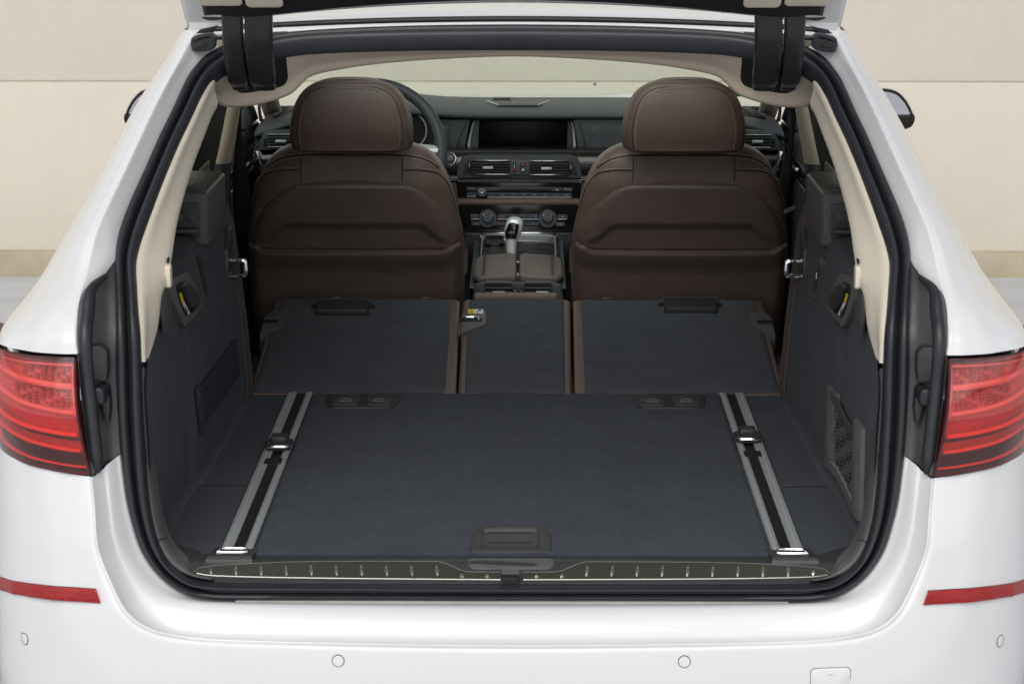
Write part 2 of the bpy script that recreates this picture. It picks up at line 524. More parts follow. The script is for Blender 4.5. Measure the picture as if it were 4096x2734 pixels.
# ---- quarter panels (left half traced, right mirrored)
Q = [  # seal, gutter, edge, three over the pillar, shoulder line, two along the flank
 [(-.530, .533, 1.421), (-.556, .530, 1.426), (-.578, .522, 1.447), (-.588, .532, 1.450), (-.600, .560, 1.449), (-.612, .62, 1.444), (-.625, .9, 1.440), (-.632, 1.4, 1.44)],
 [(-.568, .504, 1.392), (-.583, .490, 1.397), (-.598, .464, 1.403), (-.610, .472, 1.403), (-.627, .505, 1.397), (-.645, .57, 1.384), (-.66, .9, 1.372), (-.67, 1.4, 1.37)],
 [(-.590, .457, 1.351), (-.604, .440, 1.358), (-.617, .415, 1.363), (-.632, .424, 1.361), (-.653, .455, 1.353), (-.675, .53, 1.336), (-.695, .9, 1.315), (-.705, 1.4, 1.31)],
 [(-.607, .411, 1.311), (-.620, .394, 1.316), (-.637, .362, 1.317), (-.653, .371, 1.314), (-.678, .405, 1.302), (-.705, .49, 1.279), (-.728, .9, 1.250), (-.74, 1.4, 1.245)],
 [(-.641, .310, 1.223), (-.654, .292, 1.228), (-.670, .262, 1.231), (-.688, .272, 1.227), (-.717, .31, 1.212), (-.750, .42, 1.186), (-.778, .9, 1.150), (-.79, 1.4, 1.14)],
 [(-.669, .215, 1.141), (-.682, .196, 1.146), (-.701, .168, 1.150), (-.722, .180, 1.144), (-.757, .225, 1.126), (-.797, .36, 1.101), (-.83, .9, 1.070), (-.84, 1.4, 1.06)],
 [(-.673, .166, 1.098), (-.688, .146, 1.099), (-.712, .110, 1.088), (-.735, .118, 1.083), (-.775, .16, 1.067), (-.825, .30, 1.046), (-.868, .9, 1.020), (-.875, 1.4, 1.01)],
 [(-.690, .105, 1.045), (-.701, .082, 1.045), (-.717, .047, 1.040), (-.743, .053, 1.037), (-.79, .09, 1.026), (-.855, .25, 1.001), (-.905, .8, .975), (-.91, 1.4, .97)],
 [(-.697, .048, 1.0), (-.706, .026, 1.0), (-.715, .001, .999), (-.745, .009, .998), (-.80, .048, .990), (-.872, .18, .976), (-.918, .7, .945), (-.925, 1.4, .94)],
 [(-.697, .032, .969), (-.704, .012, .969), (-.711, -.009, .968), (-.745, -.002, .967), (-.805, .036, .964), (-.876, .15, .957), (-.925, .6, .915), (-.93, 1.4, .9)]]
for s in (1, -1):
    rows = []
    for r in Q:   # a tight radius where the pillar face turns into the gutter
        e = Vector(r[2]); a = e.lerp(Vector(r[1]), .28); b = e.lerp(Vector(r[3]), .28)
        rows.append([r[0], r[1], tuple(a), tuple(e.lerp((a + b) / 2, .35)), tuple(b)] + r[3:])
    q = MB().loft(rows, 4, 5).build('quarter_panel', 'paint', car, s, ang=70)
    # lower edge folded in above the lamp
    top = [(-.704, .012, .9685), (-.711, -.008, .9675), (-.745, -.001, .9665), (-.805, .037, .9635), (-.876, .151, .9565), (-.905, .30, .947)]
    MB().loft([top, [(x * .985, y + .02, z - .004) for x, y, z in top]], 5, 1).build('folded_edge', 'paint', q, s)
    # flank down to the sill with both wheel arches
    def zlow(y):
        z = .26
        for yc in (.93, 3.90):
            d = .375 ** 2 - (y - yc) ** 2
            if d > 0:
                z = max(z, .335 + math.sqrt(d))
        return z
    ys = [.42 + i * .06 for i in range(68)]
    rows = []
    for t in [i / 8 for i in range(9)]:
        row = []
        for y in ys:
            zt = .915 - .02 * sstep(.6, 1.4, y) - .06 * sstep(2.6, 4.4, y)
            z = zt + (zlow(y) - zt) * t
            x = .927 - .10 * sstep(3.7, 4.5, y) ** 2 - .035 * sstep(.45, .25, z) - .012 * math.sin(math.pi * t)
            if y < .5:
                x -= .003
            row.append((-x, y, z))
        rows.append(row)
    thick(MB().grid(rows).build('flank_panel', 'paint', car, s, ang=60), .02)
    # shoulder above the flank, up to the side windows
    rows = [[(-.93 + .0006 * i, 1.4 + .15 * i, .90 - .0035 * i) for i in range(20)], [(-.915 + .0006 * i, 1.4 + .15 * i, .955 - .003 * i) for i in range(20)],
            [(-.875, 1.4 + .15 * i, 1.005 - .0035 * i) for i in range(20)], [(-.80, 1.4 + .15 * i, 1.01 - .0035 * i) for i in range(20)]]
    MB().loft(rows, 1, 4).build('shoulder_panel', 'paint', car, s)

# ---- roof skin
rows = []
for y, dz in ((.584, -.018), (.590, -.0105), (.5985, -.0085), (.6035, -.004), (.612, 0), (.635, .0045), (.70, .0125), (.85, .020), (1.2, .027), (1.8, .024), (2.35, -.005), (2.55, -.03)):
    row = []
    for x in (-.598, -.575, -.545, -.50, -.435, -.33, -.2, 0, .2, .33, .435, .50, .545, .575, .598):
        a = abs(x)
        z = 1.472 - .0105 * (a / .435) ** 2 - .06 * max(0, a - .50) ** 1.5 * 2
        yy = y - (.03 * (a / .6) ** 3 if y < .7 else 0)
        xx = x * (1 + (.02 if y > .9 else 0))
        row.append((xx, yy, z + dz * (1 - .3 * (a / .6) ** 4)))
    rows.append(row)
roof = MB().loft(rows, 3, 3).build('roof_panel', 'paint', car, ang=60)
in_added_glass = lambda c: .95 < c.y < 2.35 and abs(c.x) < .43  # opening for an added glass panel, unseen, that lights the cabin
cut(roof, in_added_glass)
MB().loft([[(x, y, z + .004 - .0105 * (abs(x) / .435) ** 2) for x in (-.46, -.3, -.15, 0, .15, .3, .46)] for y, z in ((.90, 1.4925), (1.2, 1.4985), (1.8, 1.496), (2.4, 1.466))], 3, 4).build('added_roof_glass', 'side_glass', roof)  # added out of view to let daylight into the cabin
pts = [(x, .594 - .03 * (abs(x) / .6) ** 3, 1.4665 - .0105 * (abs(x) / .435) ** 2 - .06 * max(0, abs(x) - .5) ** 1.5 * 2) for x in [i * .02 - .56 for i in range(57)]]
MB().tube(pts, .0058, 10).build('roof_edge_rubber', 'rubber_dark', roof)

# rubber drain caps in the upper corners
for s in (1, -1):
    o = [(-.581, 1.432), (-.576, 1.443), (-.548, 1.449), (-.538, 1.444), (-.537, 1.427), (-.544, 1.419), (-.573, 1.415), (-.580, 1.423)]
    cap = MB().plate(smooth(o, 3, True), .488, .515, .003).build('corner_cap', 'rubber', car, s)
    MB().prism([(-.004, -.009), (.004, -.009), (.004, .009), (-.004, .009)], 0, .004, lambda a, b, d: (-.562 + b, .487 - d, 1.428 + a + b * .25), .0015).build('cap_slot', 'rubber_dark', cap, s)
    MB().loft([[(-.578, .497, 1.437), (-.560, .493, 1.446), (-.546, .495, 1.447), (-.535, .503, 1.442), (-.515, .515, 1.443)],
               [(-.578, .487, 1.434), (-.560, .483, 1.442), (-.546, .486, 1.443), (-.535, .497, 1.439), (-.515, .508, 1.439)],
               [(-.578, .492, 1.430), (-.560, .488, 1.438), (-.546, .49, 1.439), (-.535, .501, 1.436), (-.515, .514, 1.436)]], 4, 3).build('cap_lip', 'rubber', cap, s)
    MB().plate([(-.578, 1.444), (-.570, 1.452), (-.535, 1.462), (-.545, 1.447)], .535, .545, .002).build('grained_shim', 'rubber', cap, s)

# ---- rear bumper with the loading edge
def yb(z):
    return interp([(.18, -.06), (.26, -.105), (.35, -.135), (.45, -.14), (.55, -.135), (.67, -.115), (.77, -.085), (.967, -.067)], z)
PLAN = [(0, 0), (.2, .003), (.4, .012), (.5, .022), (.6, .035), (.68, .05), (.75, .08), (.80, .115), (.84, .155), (.88, .22), (.91, .32), (.925, .45)]
def outer(x, z):
    return interp(PLAN, abs(x)) + yb(z)
ST = [  # seal edge, loading lip, then where the outer face runs to
 ((-.6515, .028, .790), (-.6905, -.033, .7665), [(-.78, .768), (-.85, .770), (-.895, .773), (-.924, .78)]),
 ((-.6475, .023, .755), (-.688, -.040, .745), [(-.78, .738), (-.85, .733), (-.895, .730), (-.924, .73)]),
 ((-.6430, .019, .719), (-.684, -.051, .709), [(-.78, .694), (-.85, .684), (-.895, .677), (-.924, .67)]),
 ((-.6340, .014, .678), (-.680, -.066, .666), [(-.78, .643), (-.85, .626), (-.895, .613), (-.924, .60)]),
 ((-.6200, .009, .633), (-.672, -.071, .636), [(-.775, .60), (-.848, .575), (-.893, .557), (-.924, .54)]),
 ((-.5990, .005, .599), (-.657, -.080, .602), [(-.762, .548), (-.842, .512), (-.890, .485), (-.924, .46)]),
 ((-.5730, .003, .574), (-.640, -.089, .568), [(-.740, .492), (-.825, .43), (-.882, .38), (-.92, .34)]),
 ((-.5430, .001, .557), (-.622, -.096, .546), [(-.705, .452), (-.785, .365), (-.845, .30), (-.885, .26)]),
 ((-.5080, .000, .549), (-.597, -.101, .531), [(-.655, .425), (-.715, .335), (-.765, .27), (-.80, .22)]),
 ((-.4600, .000, .547), (-.560, -.107, .521), [(-.59, .415), (-.625, .325), (-.655, .26), (-.68, .21)]),
 ((-.3600, .000, .547), (-.480, -.115, .515), [(-.49, .41), (-.505, .32), (-.515, .255), (-.53, .205)]),
 ((-.2000, .000, .547), (-.260, -.131, .514), [(-.265, .41), (-.27, .32), (-.275, .255), (-.28, .205)]),
 ((.0, .000, .547), (.0, -.137, .513), [(.0, .41), (.0, .32), (.0, .255), (.0, .205)])]
half = []
for k, (a, l, out) in enumerate(ST):
    A, Lp = Vector(a), Vector(l)
    t = k / (len(ST) - 1)
    w = sstep(3, 9, k)                     # 0 on the sides, 1 along the bottom
    up = Vector((0, 0, 1)) * w + Vector((-.35, -.9, 0)).normalized() * (1 - w)
    row = [tuple(A + Vector((0, .02, 0))), tuple(A + Vector((0, -.004, -.005 * w)))]
    row.append(tuple(A.lerp(Lp, .16) + up * (.001 + .004 * w)))
    row.append(tuple(A.lerp(Lp, .34) + up * (.003 + .009 * w)))
    row.append(tuple(A.lerp(Lp, .50) + up * (.000 + .0045 * w)))
    row.append(tuple(A.lerp(Lp, .70) - up * (.010 + .008 * w)))
    row.append(tuple(A.lerp(Lp, .89) - up * (.008 + .0065 * w)))
    row.append(tuple(A.lerp(Lp, .965) - up * .0015))
    row.append(tuple(Lp))
    o0 = out[0]
    for f in (.05, .14, .5):
        x, z = l[0] + (o0[0] - l[0]) * f, l[2] + (o0[1] - l[2]) * f
        y = outer(x, z)
        row.append((x, y + (.0015 if f < .1 else 0), z))
    for x, z in out:
        row.append((x, outer(x, z), z))
    half.append(row)
full = half + [[(-p[0],) + tuple(p[1:]) for p in r] for r in half[-2::-1]]
bumper = MB().loft(full, 4, 5).build('rear_bumper', 'paint', car, ang=60)
# lower apron and underside
MB().loft([[(x, outer(x, .21) + .01, .215) for x in (-.80, -.6, -.3, 0, .3, .6, .80)], [(x, outer(x, .21) + .06, .19) for x in (-.80, -.6, -.3, 0, .3, .6, .80)],
           [(x, .4, .2) for x in (-.80, -.6, -.3, 0, .3, .6, .80)]], 4, 3).build('apron', 'plastic', bumper)
# grey protective strip under the seal
MB().loft([[(x, -.003, .5495 - .0005 * abs(x)) for x in (-.462, -.23, 0, .23, .462)], [(x, -.010, .5475) for x in (-.462, -.23, 0, .23, .462)],
           [(x, -.013, .5410) for x in (-.462, -.23, 0, .23, .462)]], 6, 2).build('edge_strip', 'edge_strip', bumper)

def on_bumper(outline, lift=0.002):
    return [(x, outer(x, z) - lift, z) for x, z in outline]
def fan(mb, pts):
    c = tuple(sum(p[i] for p in pts) / len(pts) for i in range(3))
    n = len(pts)
    mb.add(pts + [c], [(i, (i + 1) % n, n) for i in range(n)])
    return mb
def raised(outline, lift, m, name, parent, s=1, steps=(0, .35)):
    """patch lying proud of the bumper face with its own rim"""
    rim0 = on_bumper(outline, -.003)
    rim1 = on_bumper(outline, lift)
    cx = sum(p[0] for p in outline) / len(outline); cz = sum(p[1] for p in outline) / len(outline)
    inner = on_bumper([(cx + (x - cx) * .97, cz + (z - cz) * .9) for x, z in outline], lift + .001)
    mb = MB().grid([rim0, rim1, inner], True)
    return mb, inner
# reflex reflectors
for s in (1, -1):
    topl = [(-.682, .5895), (-.744, .5850), (-.80, .5775), (-.84, .5700), (-.872, .5615), (-.90, .552)]
    botl = [(-.674, .5670), (-.750, .5630), (-.80, .5565), (-.84, .5495), (-.873, .5400), (-.90, .531)]
    T, B = smooth(topl, 6), smooth(botl, 6)
    def row(fr, lift):
        return [(a[0] + (b[0] - a[0]) * fr, outer(a[0], a[1] + (b[1] - a[1]) * fr) - lift, a[1] + (b[1] - a[1]) * fr) for a, b in zip(T, B)]
    rows = [row(0, -.004), row(.0, .0045), row(.10, .0062), row(.35, .0065), row(.65, .0065), row(.90, .0062), row(1, .0045), row(1, -.004)]
    mb = MB().grid(rows)
    mb.add([r[0] for r in rows], [tuple(range(len(rows)))])
    rf = mb.build('reflex_reflector', 'reflex', bumper, s, ang=40)
    gapr = [row(-.03, .0022), row(0, .0030), row(1, .0030), row(1.03, .0022)]
    MB().grid(gapr).build('reflector_gap', 'gap', rf, s)
# parking sensors
for x, z in ((-.819, .478), (-.2815, .4855), (.2815, .4855), (.819, .478)):
    n = 24
    sx = math.sqrt(1 / (1 + ((outer(x + .01, z) - outer(x - .01, z)) / .02) ** 2))
    def ell(r, lift):
        return [(x + r * sx * math.cos(2 * math.pi * k / n), outer(x + r * sx * math.cos(2 * math.pi * k / n), z + r * math.sin(2 * math.pi * k / n)) - lift, z + r * math.sin(2 * math.pi * k / n)) for k in range(n)]
    mb = MB().grid([ell(.0092, -.004), ell(.0092, .0018), ell(.0086, .0024)], True)
    fan(mb, ell(.0086, .0024))
    ps = mb.build('parking_sensor', 'paint', bumper)
    MB().grid([ell(.0104, -.002), ell(.0104, .0008), ell(.0091, .0010)], True).build('sensor_ring', 'gap', ps)
# towing eye cover
o = rrect(.489, .5545, .39, .469, .008)
mb, inner = raised(o, .0016, 'paint', 'x', bumper)
fan(mb, inner)
tow = mb.build('towing_eye_cover', 'paint', bumper)
cx, cz = .52175, .4295
mb = MB().grid([on_bumper([(cx + (x - cx) * 1.025, cz + (z - cz) * 1.022) for x, z in o], .0011), on_bumper(o, .0011)], True)
mb.build('cover_gap', 'gap', tow)
MB().prism([(-.006, 0), (0, .0035), (.006, 0), (.006, -.001), (0, .001), (-.006, -.001)], 0, .0016, lambda a, b, d: (.521 + a, outer(.521, .458) - .0022 - d, .459 + b), .0004).build('arrow_mark', 'paint', tow)

# ---- dark channel panels beside the lamps
for s in (1, -1):
    rows = [
     [(-.668, .160, 1.098), (-.672, .142, 1.094), (-.676, .125, 1.088), (-.680, .110, 1.082), (-.684, .098, 1.078), (-.689, .095, 1.072)],
     [(-.660, .128, 1.055), (-.668, .118, 1.058), (-.680, .105, 1.057), (-.691, .080, 1.060), (-.702, .060, 1.061), (-.712, .068, 1.058)],
     [(-.656, .092, 1.022), (-.664, .086, 1.022), (-.676, .080, 1.022), (-.690, .052, 1.026), (-.703, .026, 1.028), (-.7165, .034, 1.027)],
     [(-.652, .060, .985), (-.662, .060, .985), (-.676, .052, .985), (-.690, .025, .988), (-.703, -.004, .990), (-.7145, .002, .988)],
     [(-.651, .054, .925), (-.661, .054, .925), (-.676, .046, .925), (-.688, .022, .925), (-.700, -.010, .925), (-.710, -.006, .925)],
     [(-.651, .046, .866), (-.660, .046, .866), (-.674, .040, .866), (-.685, .020, .866), (-.695, -.016, .866), (-.704, -.013, .866)],
     [(-.648, .038, .810), (-.657, .038, .808), (-.671, .034, .806), (-.680, .014, .804), (-.689, -.022, .803), (-.697, -.021, .803)],
     [(-.646, .034, .785), (-.655, .033, .782), (-.669, .029, .779), (-.678, .008, .775), (-.686, -.027, .771), (-.693, -.027, .770)]]
    ch = MB().loft(rows, 4, 5).build('lamp_channel_panel', 'plastic_grey', car, s, ang=50)
    MB().loft([rows[-1], [(x, y - .001, z - .004) for x, y, z in rows[-1]], [(x, y + .012, z - .005) for x, y, z in rows[-1]]], 4, 1).build('panel_foot', 'rubber_dark', ch, s)
    # dark raised rim along the lamp side of the channel
    rim_c = smooth([(x + .004, y + .004, z) for x, y, z in [r[4] for r in rows]], 5)
    MB().tube(rim_c, [.004 + .0075 * min(1, k / 8, (len(rim_c) - 1 - k) / 4) for k in range(len(rim_c))], 12).build('channel_rim', 'rubber', ch, s, ang=80)
    # guide block and rubber stop
    gb = MB().prism([(-.012, -.028), (.010, -.032), (.013, -.010), (.013, .018), (.004, .028), (-.012, .030)], -.006, .022,
                    lambda a, b, d: (-.680 + a, .036 - d + .4 * a, .948 + b), .004).build('guide_block', 'plastic', ch, s)
    MB().prism([(-.004, -.024), (.004, -.024), (.004, .024), (-.004, .024)], 0, .005, lambda a, b, d: (-.6905 + a, .0155 - d, .948 + b), .001).build('guide_plate', 'plastic_grey', gb, s)
    rs = MB().prism([(-.013, -.012), (.010, -.015), (.013, -.006), (.012, .011), (.003, .015), (-.013, .013)], -.01, .036,
                    lambda a, b, d: (-.679 + a - .1 * d, .030 - d, .896 + b), .005, 3).build('rubber_stop', 'rubber', ch, s)
    MB().prism([(-.002, .012), (.015, .012), (.016, -.006), (.013, -.034), (.008, -.030)], -.01, .020, lambda a, b, d: (-.681 + a, .034 - d, .880 + b), .003).build('stop_bracket', 'plastic', rs, s)

# ---- tail lamps
LT = [(-.712, -.009, .9625), (-.745, -.003, .9620), (-.805, .035, .9585), (-.855, .10, .954), (-.885, .18, .952), (-.915, .36, .955)]
LBt = [(-.6935, -.034, .771), (-.745, -.014, .771), (-.815, .040, .771), (-.872, .125, .773), (-.902, .22, .778), (-.925, .40, .79)]
def lamp_pt(u, v, depth=0):
    """u: 0 at the channel, 1 round the corner; v: 0 top, 1 bottom; depth behind the lens"""
    T, B = LTs, LBs
    f = u * (len(T) - 1); i = min(int(f), len(T) - 2); f -= i
    a = Vector(T[i]).lerp(Vector(T[i + 1]), f); b = Vector(B[i]).lerp(Vector(B[i + 1]), f)
    p = a.lerp(b, v)
    out = Vector((-.35 - .6 * u, -1 + .75 * u, 0)).normalized()
    return tuple(p + out * (.020 * math.sin(math.pi * min(1, .15 + v * .85)) - depth))
LTs, LBs = smooth(LT, 8), smooth(LBt, 8)
def lamp_strip(mb, u0, u1, v0, v1, depth, n=14, th=.006, curve=0.0):
    rows = []
    for d, vv in ((depth + th, v0), (depth, v0), (depth - .0015, (v0 + v1) / 2), (depth, v1), (depth + th, v1)):
        rows.append([lamp_pt(u0 + (u1 - u0) * k / n, vv + curve * (k / n) ** 2, d) for k in range(n + 1)])
    mb.grid(rows)
    for e in (0, -1):
        mb.add([r[e] for r in rows], [(0, 1, 2, 3, 4)])
for s in (1, -1):
    n, m_ = 26, 14
    lens = MB().grid([[lamp_pt(i / n, j / m_) for i in range(n + 1)] for j in range(m_ + 1)])
    # rim folded back into the body
    tl = lens.build('tail_lamp', 'lens', car, s, ang=60, label='red tail lamp with clear red outer lens')
    ho = MB().grid([[lamp_pt(i / n, -.01 + 1.02 * j / m_, .030 if 0 < i < n and 0 < j < m_ else .0015) for i in range(n + 1)] for j in range(m_ + 1)])
    ho.build('lamp_housing', 'lamp_dark', tl, s)
    rim = MB()
    rim.tube([lamp_pt(0.0, j / 20, .002) for j in range(21)], .0022, 6)
    rim.tube([lamp_pt(j / 30, 1.0, .002) for j in range(31)], .0020, 6)
    rim.tube([lamp_pt(j / 30, 0.0, .002) for j in range(31)], .0018, 6)
    rim.build('lens_rim', 'lamp_dark', tl, s)
    # inner reflector bowl of the upper chamber, paled to imitate the sky's reflection
    MB().grid([[lamp_pt(.04 + .8 * i / 12, .05 + .49 * j / 6, .024) for i in range(13)] for j in range(7)]).build('reflector_bowl', 'lamp_bowl', tl, s)
    # light guide frame: inner upright, upper, middle and lower arms that sweep together round the corner
    mb = MB(); lamp_strip(mb, .04, .062, .055, .50, .014, 4); mb.build('light_guide', 'lamp_pink', tl, s)
    for v0, v1, c in ((.055, .078, .02), (.225, .27, -.06), (.455, .49, -.10)):
        mb = MB(); lamp_strip(mb, .06, .62, v0, v1, .013, 18, curve=c); mb.build('light_guide', 'lamp_pink', tl, s)
    # smoked LED tiles in rows between the arms
    mb = MB()
    for v0, v1, nn in ((.095, .120, 9), (.130, .150, 9), (.160, .175, 9), (.190, .212, 8), (.285, .300, 10), (.310, .330, 10), (.342, .360, 10), (.372, .388, 10), (.400, .425, 9)):
        for k in range(nn):
            u0 = .075 + k * .042
            if (k * 7 + int(v0 * 100)) % 5 == 0:
                continue
            lamp_strip(mb, u0, u0 + .030, v0, v1, .019, 2, .003, -.003)
    t = mb.build('led_tile', 'lamp_led', tl, s); t['kind'] = 'stuff'
    MB().grid([[lamp_pt(.05 + .75 * i / 14, .545 + .295 * j / 6 - .05 * (i / 14) ** 2, .0245) for i in range(15)] for j in range(7)]).build('reflector_field', 'lamp_mid', tl, s)
    # running light bars in the lower chamber
    for v0, v1, c in ((.650, .682, -.055), (.705, .722, -.058), (.795, .822, -.065)):
        mb = MB(); lamp_strip(mb, .055, .66, v0, v1, .012 if v1 - v0 > .02 else .018, 20, curve=c)
        mb.build('light_bar', 'lamp_bar' if v1 - v0 > .02 else 'lamp_dark', tl, s)
    mb = MB(); lamp_strip(mb, .03, .9, .945, .958, .009, 24, curve=-.01); mb.build('light_bar', 'lamp_bar', tl, s)

# ---- tailgate swung up above the opening
TD = Vector((0, -.82, .57)); TN = Vector((0, .57, .82))         # along the gate and out of its skin
def tg(x, s_, n_):
    p = Vector((x, .385, 1.49)) + TD * s_ + TN * n_
    return tuple(p)
xs = [-.575, -.55, -.50, -.42, -.30, -.15, 0, .15, .30, .42, .50, .55, .575]
def gate_low(x):
    return .048 - .25 * x * x
rows = []
for f in (0, .03, .2, .5, .8, 1):
    rows.append([tg(x * (1 + .05 * f), gate_low(x) + (.95 - gate_low(x)) * f, .002 + .028 * sstep(0, .3, f)) for x in xs])
gate = thick(MB().loft(rows, 3, 3).build('tailgate', 'paint', car, ang=60), .012, 0)
rows = []
for f in (0, .04, .3, 1):
    rows.append([tg(x * .935, gate_low(x) + .026 + .030 * sstep(.47, .575, abs(x)) + .9 * f, -.010) for x in xs])
thick(MB().loft(rows, 3, 3).build('inner_frame', 'rubber_dark', gate, ang=60), .01, 0)
for s in (1, -1):
    # white side flap of the spoiler, with its black rubber pad
    fl = MB().plate(smooth([(-.577, 1.535), (-.5735, 1.50), (-.568, 1.4605), (-.535, 1.4665), (-.505, 1.4735), (-.47, 1.482), (-.44, 1.489), (-.45, 1.535)], 1), .398, .404, .0015).build('spoiler_flap', 'paint', gate, s)
    MB().plate(smooth([(-.569, 1.535), (-.5675, 1.510), (-.561, 1.497), (-.547, 1.485), (-.533, 1.4795), (-.515, 1.481), (-.49, 1.487), (-.45, 1.494), (-.44, 1.535)], 3, True), .384, .396, .003).build('flap_pad', 'rubber_dark', fl, s)
    for x0, x1, z0 in ((-.540, -.466, 1.5095), (-.460, -.396, 1.5065)):
        MB().prism(rrect(x0, x1, z0, z0 + .09, .008), .318, .350, lambda a, b, d: (a, d - (b - 1.51) * 1.44, b), .004).build('gate_trim', 'beige_plastic', gate, s)
MB().plate(rrect(-.045, .045, 1.5125, 1.56, .004), .372, .385, .002).build('lamp_bracket', 'paint', gate)

# ---- hinge arms: each a pair of satin black covers
for s in (1, -1):
    for top, bot in (((-.508, -.472), (-.520, -.4845)), ((-.468, -.419), (-.481, -.4345))):
        path = [(.352, 1.535), (.372, 1.500), (.384, 1.470), (.402, 1.438), (.432, 1.405), (.470, 1.378), (.515, 1.356), (.550, 1.346)]
        rows = []
        for k, (y, z) in enumerate(path):
            f = k / (len(path) - 1)
            x0 = top[0] + (bot[0] - top[0]) * f; x1 = top[1] + (bot[1] - top[1]) * f
            if f == 1:
                x0 += .003; x1 -= .003
            # direction across the path
            a = path[max(k - 1, 0)]; b = path[min(k + 1, len(path) - 1)]
            d = Vector((0, b[0] - a[0], b[1] - a[1])).normalized()
            nn = Vector((0, d.z, -d.y))
            if nn.y > 0:
                nn = -nn
            c = Vector((0, y, z)); th = .030 * (1 - .25 * f); r = .005
            loop = []
            for a_, b_ in ((x0, -th), (x0, -r), (x0 + .0015, -.0015), (x0 + r, 0), ((x0 + x1) / 2, .0012), (x1 - r, 0), (x1 - .0015, -.0015), (x1, -r), (x1, -th)):
                loop.append(tuple(Vector((a_, 0, 0)) + c + nn * b_))
            rows.append(loop)
        # rounded lower end running into the pocket
        y, z = path[-1]
        rows.append([(p[0] * 1 + ((-.5 if i == 0 else 0) * 0), p[1] + .016, p[2] - .008) for i, p in enumerate(rows[-1])])
        rows.append([(p[0], p[1] + .030, p[2] + .004) for p in rows[-1]])
        MB().loft(rows, 1, 4, cu=True, cap=True).build('hinge_cover', 'hinge', car, s, ang=50)

# ================================================================ luggage compartment
# ---- beige trim: rear roof beam and the pillars
LOWX = [0, -.15, -.25, -.321, -.374, -.396, -.417, -.456, -.497, -.538, -.555, -.563]
LOWZ = [1.397, 1.391, 1.383, 1.373, 1.361, 1.344, 1.326, 1.312, 1.304, 1.303, 1.314, 1.335]
TOPZ = [1.430, 1.429, 1.427, 1.424, 1.421, 1.419, 1.417, 1.410, 1.400, 1.385, 1.376, 1.368]
def beam_rows():
    rows = []
    for fr in range(8):
        rows.append([])
    for x, zl, zt in zip(LOWX, LOWZ, TOPZ):
        yt = .552 - .25 * max(0, 1.42 - zt)
        sp = [(yt + .02, zt + .008), (yt, zt - .002), (yt + .012 + .1 * (zt - zl) * .3, zt - (zt - zl) * .35), (.598, zt - (zt - zl) * .68), (.606, zl + .008),
              (.613, zl + .001), (.628, zl - .001), (.66, zl + .010)]
        for k, (y, z) in enumerate(sp):
            rows[k].append((x, y, z))
    return [r[::-1] + mirx(r[1:]) for r in rows]
beam = MB().loft(beam_rows(), 4, 3).build('roof_beam_trim', 'beige', car, ang=60)
def beam_y(x, z):
    zl = interp([(-a, b) for a, b in zip(LOWX, LOWZ)], abs(x)); zt = interp([(-a, b) for a, b in zip(LOWX, TOPZ)], abs(x))
    yt = .552 - .25 * max(0, 1.42 - zt)
    return interp([(0, yt), (.35, yt + .012 + .03 * (zt - zl)), (.68, .598), (.95, .606), (1.2, .612)], (zt - z) / (zt - zl))
for s in (1, -1):
    o = smooth([(-.5235, 1.425), (-.5225, 1.39), (-.520, 1.352), (-.515, 1.338), (-.503, 1.330), (-.47, 1.334), (-.436, 1.340), (-.422, 1.348), (-.417, 1.362), (-.416, 1.395), (-.416, 1.426)], 2)
    MB().prism(o, 0, .05, lambda a, b, d: (a, beam_y(a, b) - .006 + d, b), .002).build('hinge_hole_shade', 'slot', beam, s)  # black plate on the beam, painting the shade inside the hinge hole
# ceiling lining
rows = []
for y, z in ((.66, 1.409), (.9, 1.418), (1.4, 1.426), (2.0, 1.424), (2.5, 1.405)):
    rows.append([(x, y, z - .03 * (abs(x) / .6) ** 4) for x in (-.63, -.55, -.4, -.2, 0, .2, .4, .55, .63)])
cut(MB().loft(rows, 3, 6).build('ceiling_lining', 'beige', car), in_added_glass)
for s in (1, -1):
    MB().loft([[(-.62, y, 1.39) for y in (.55, 1.0, 1.5, 2.0, 2.5)], [(-.635, y, 1.36) for y in (.55, 1.0, 1.5, 2.0, 2.5)], [(-.645, y, 1.345) for y in (.55, 1.0, 1.5, 2.0, 2.5)]], 2, 2).build('roof_rail_trim', 'beige', car, s)

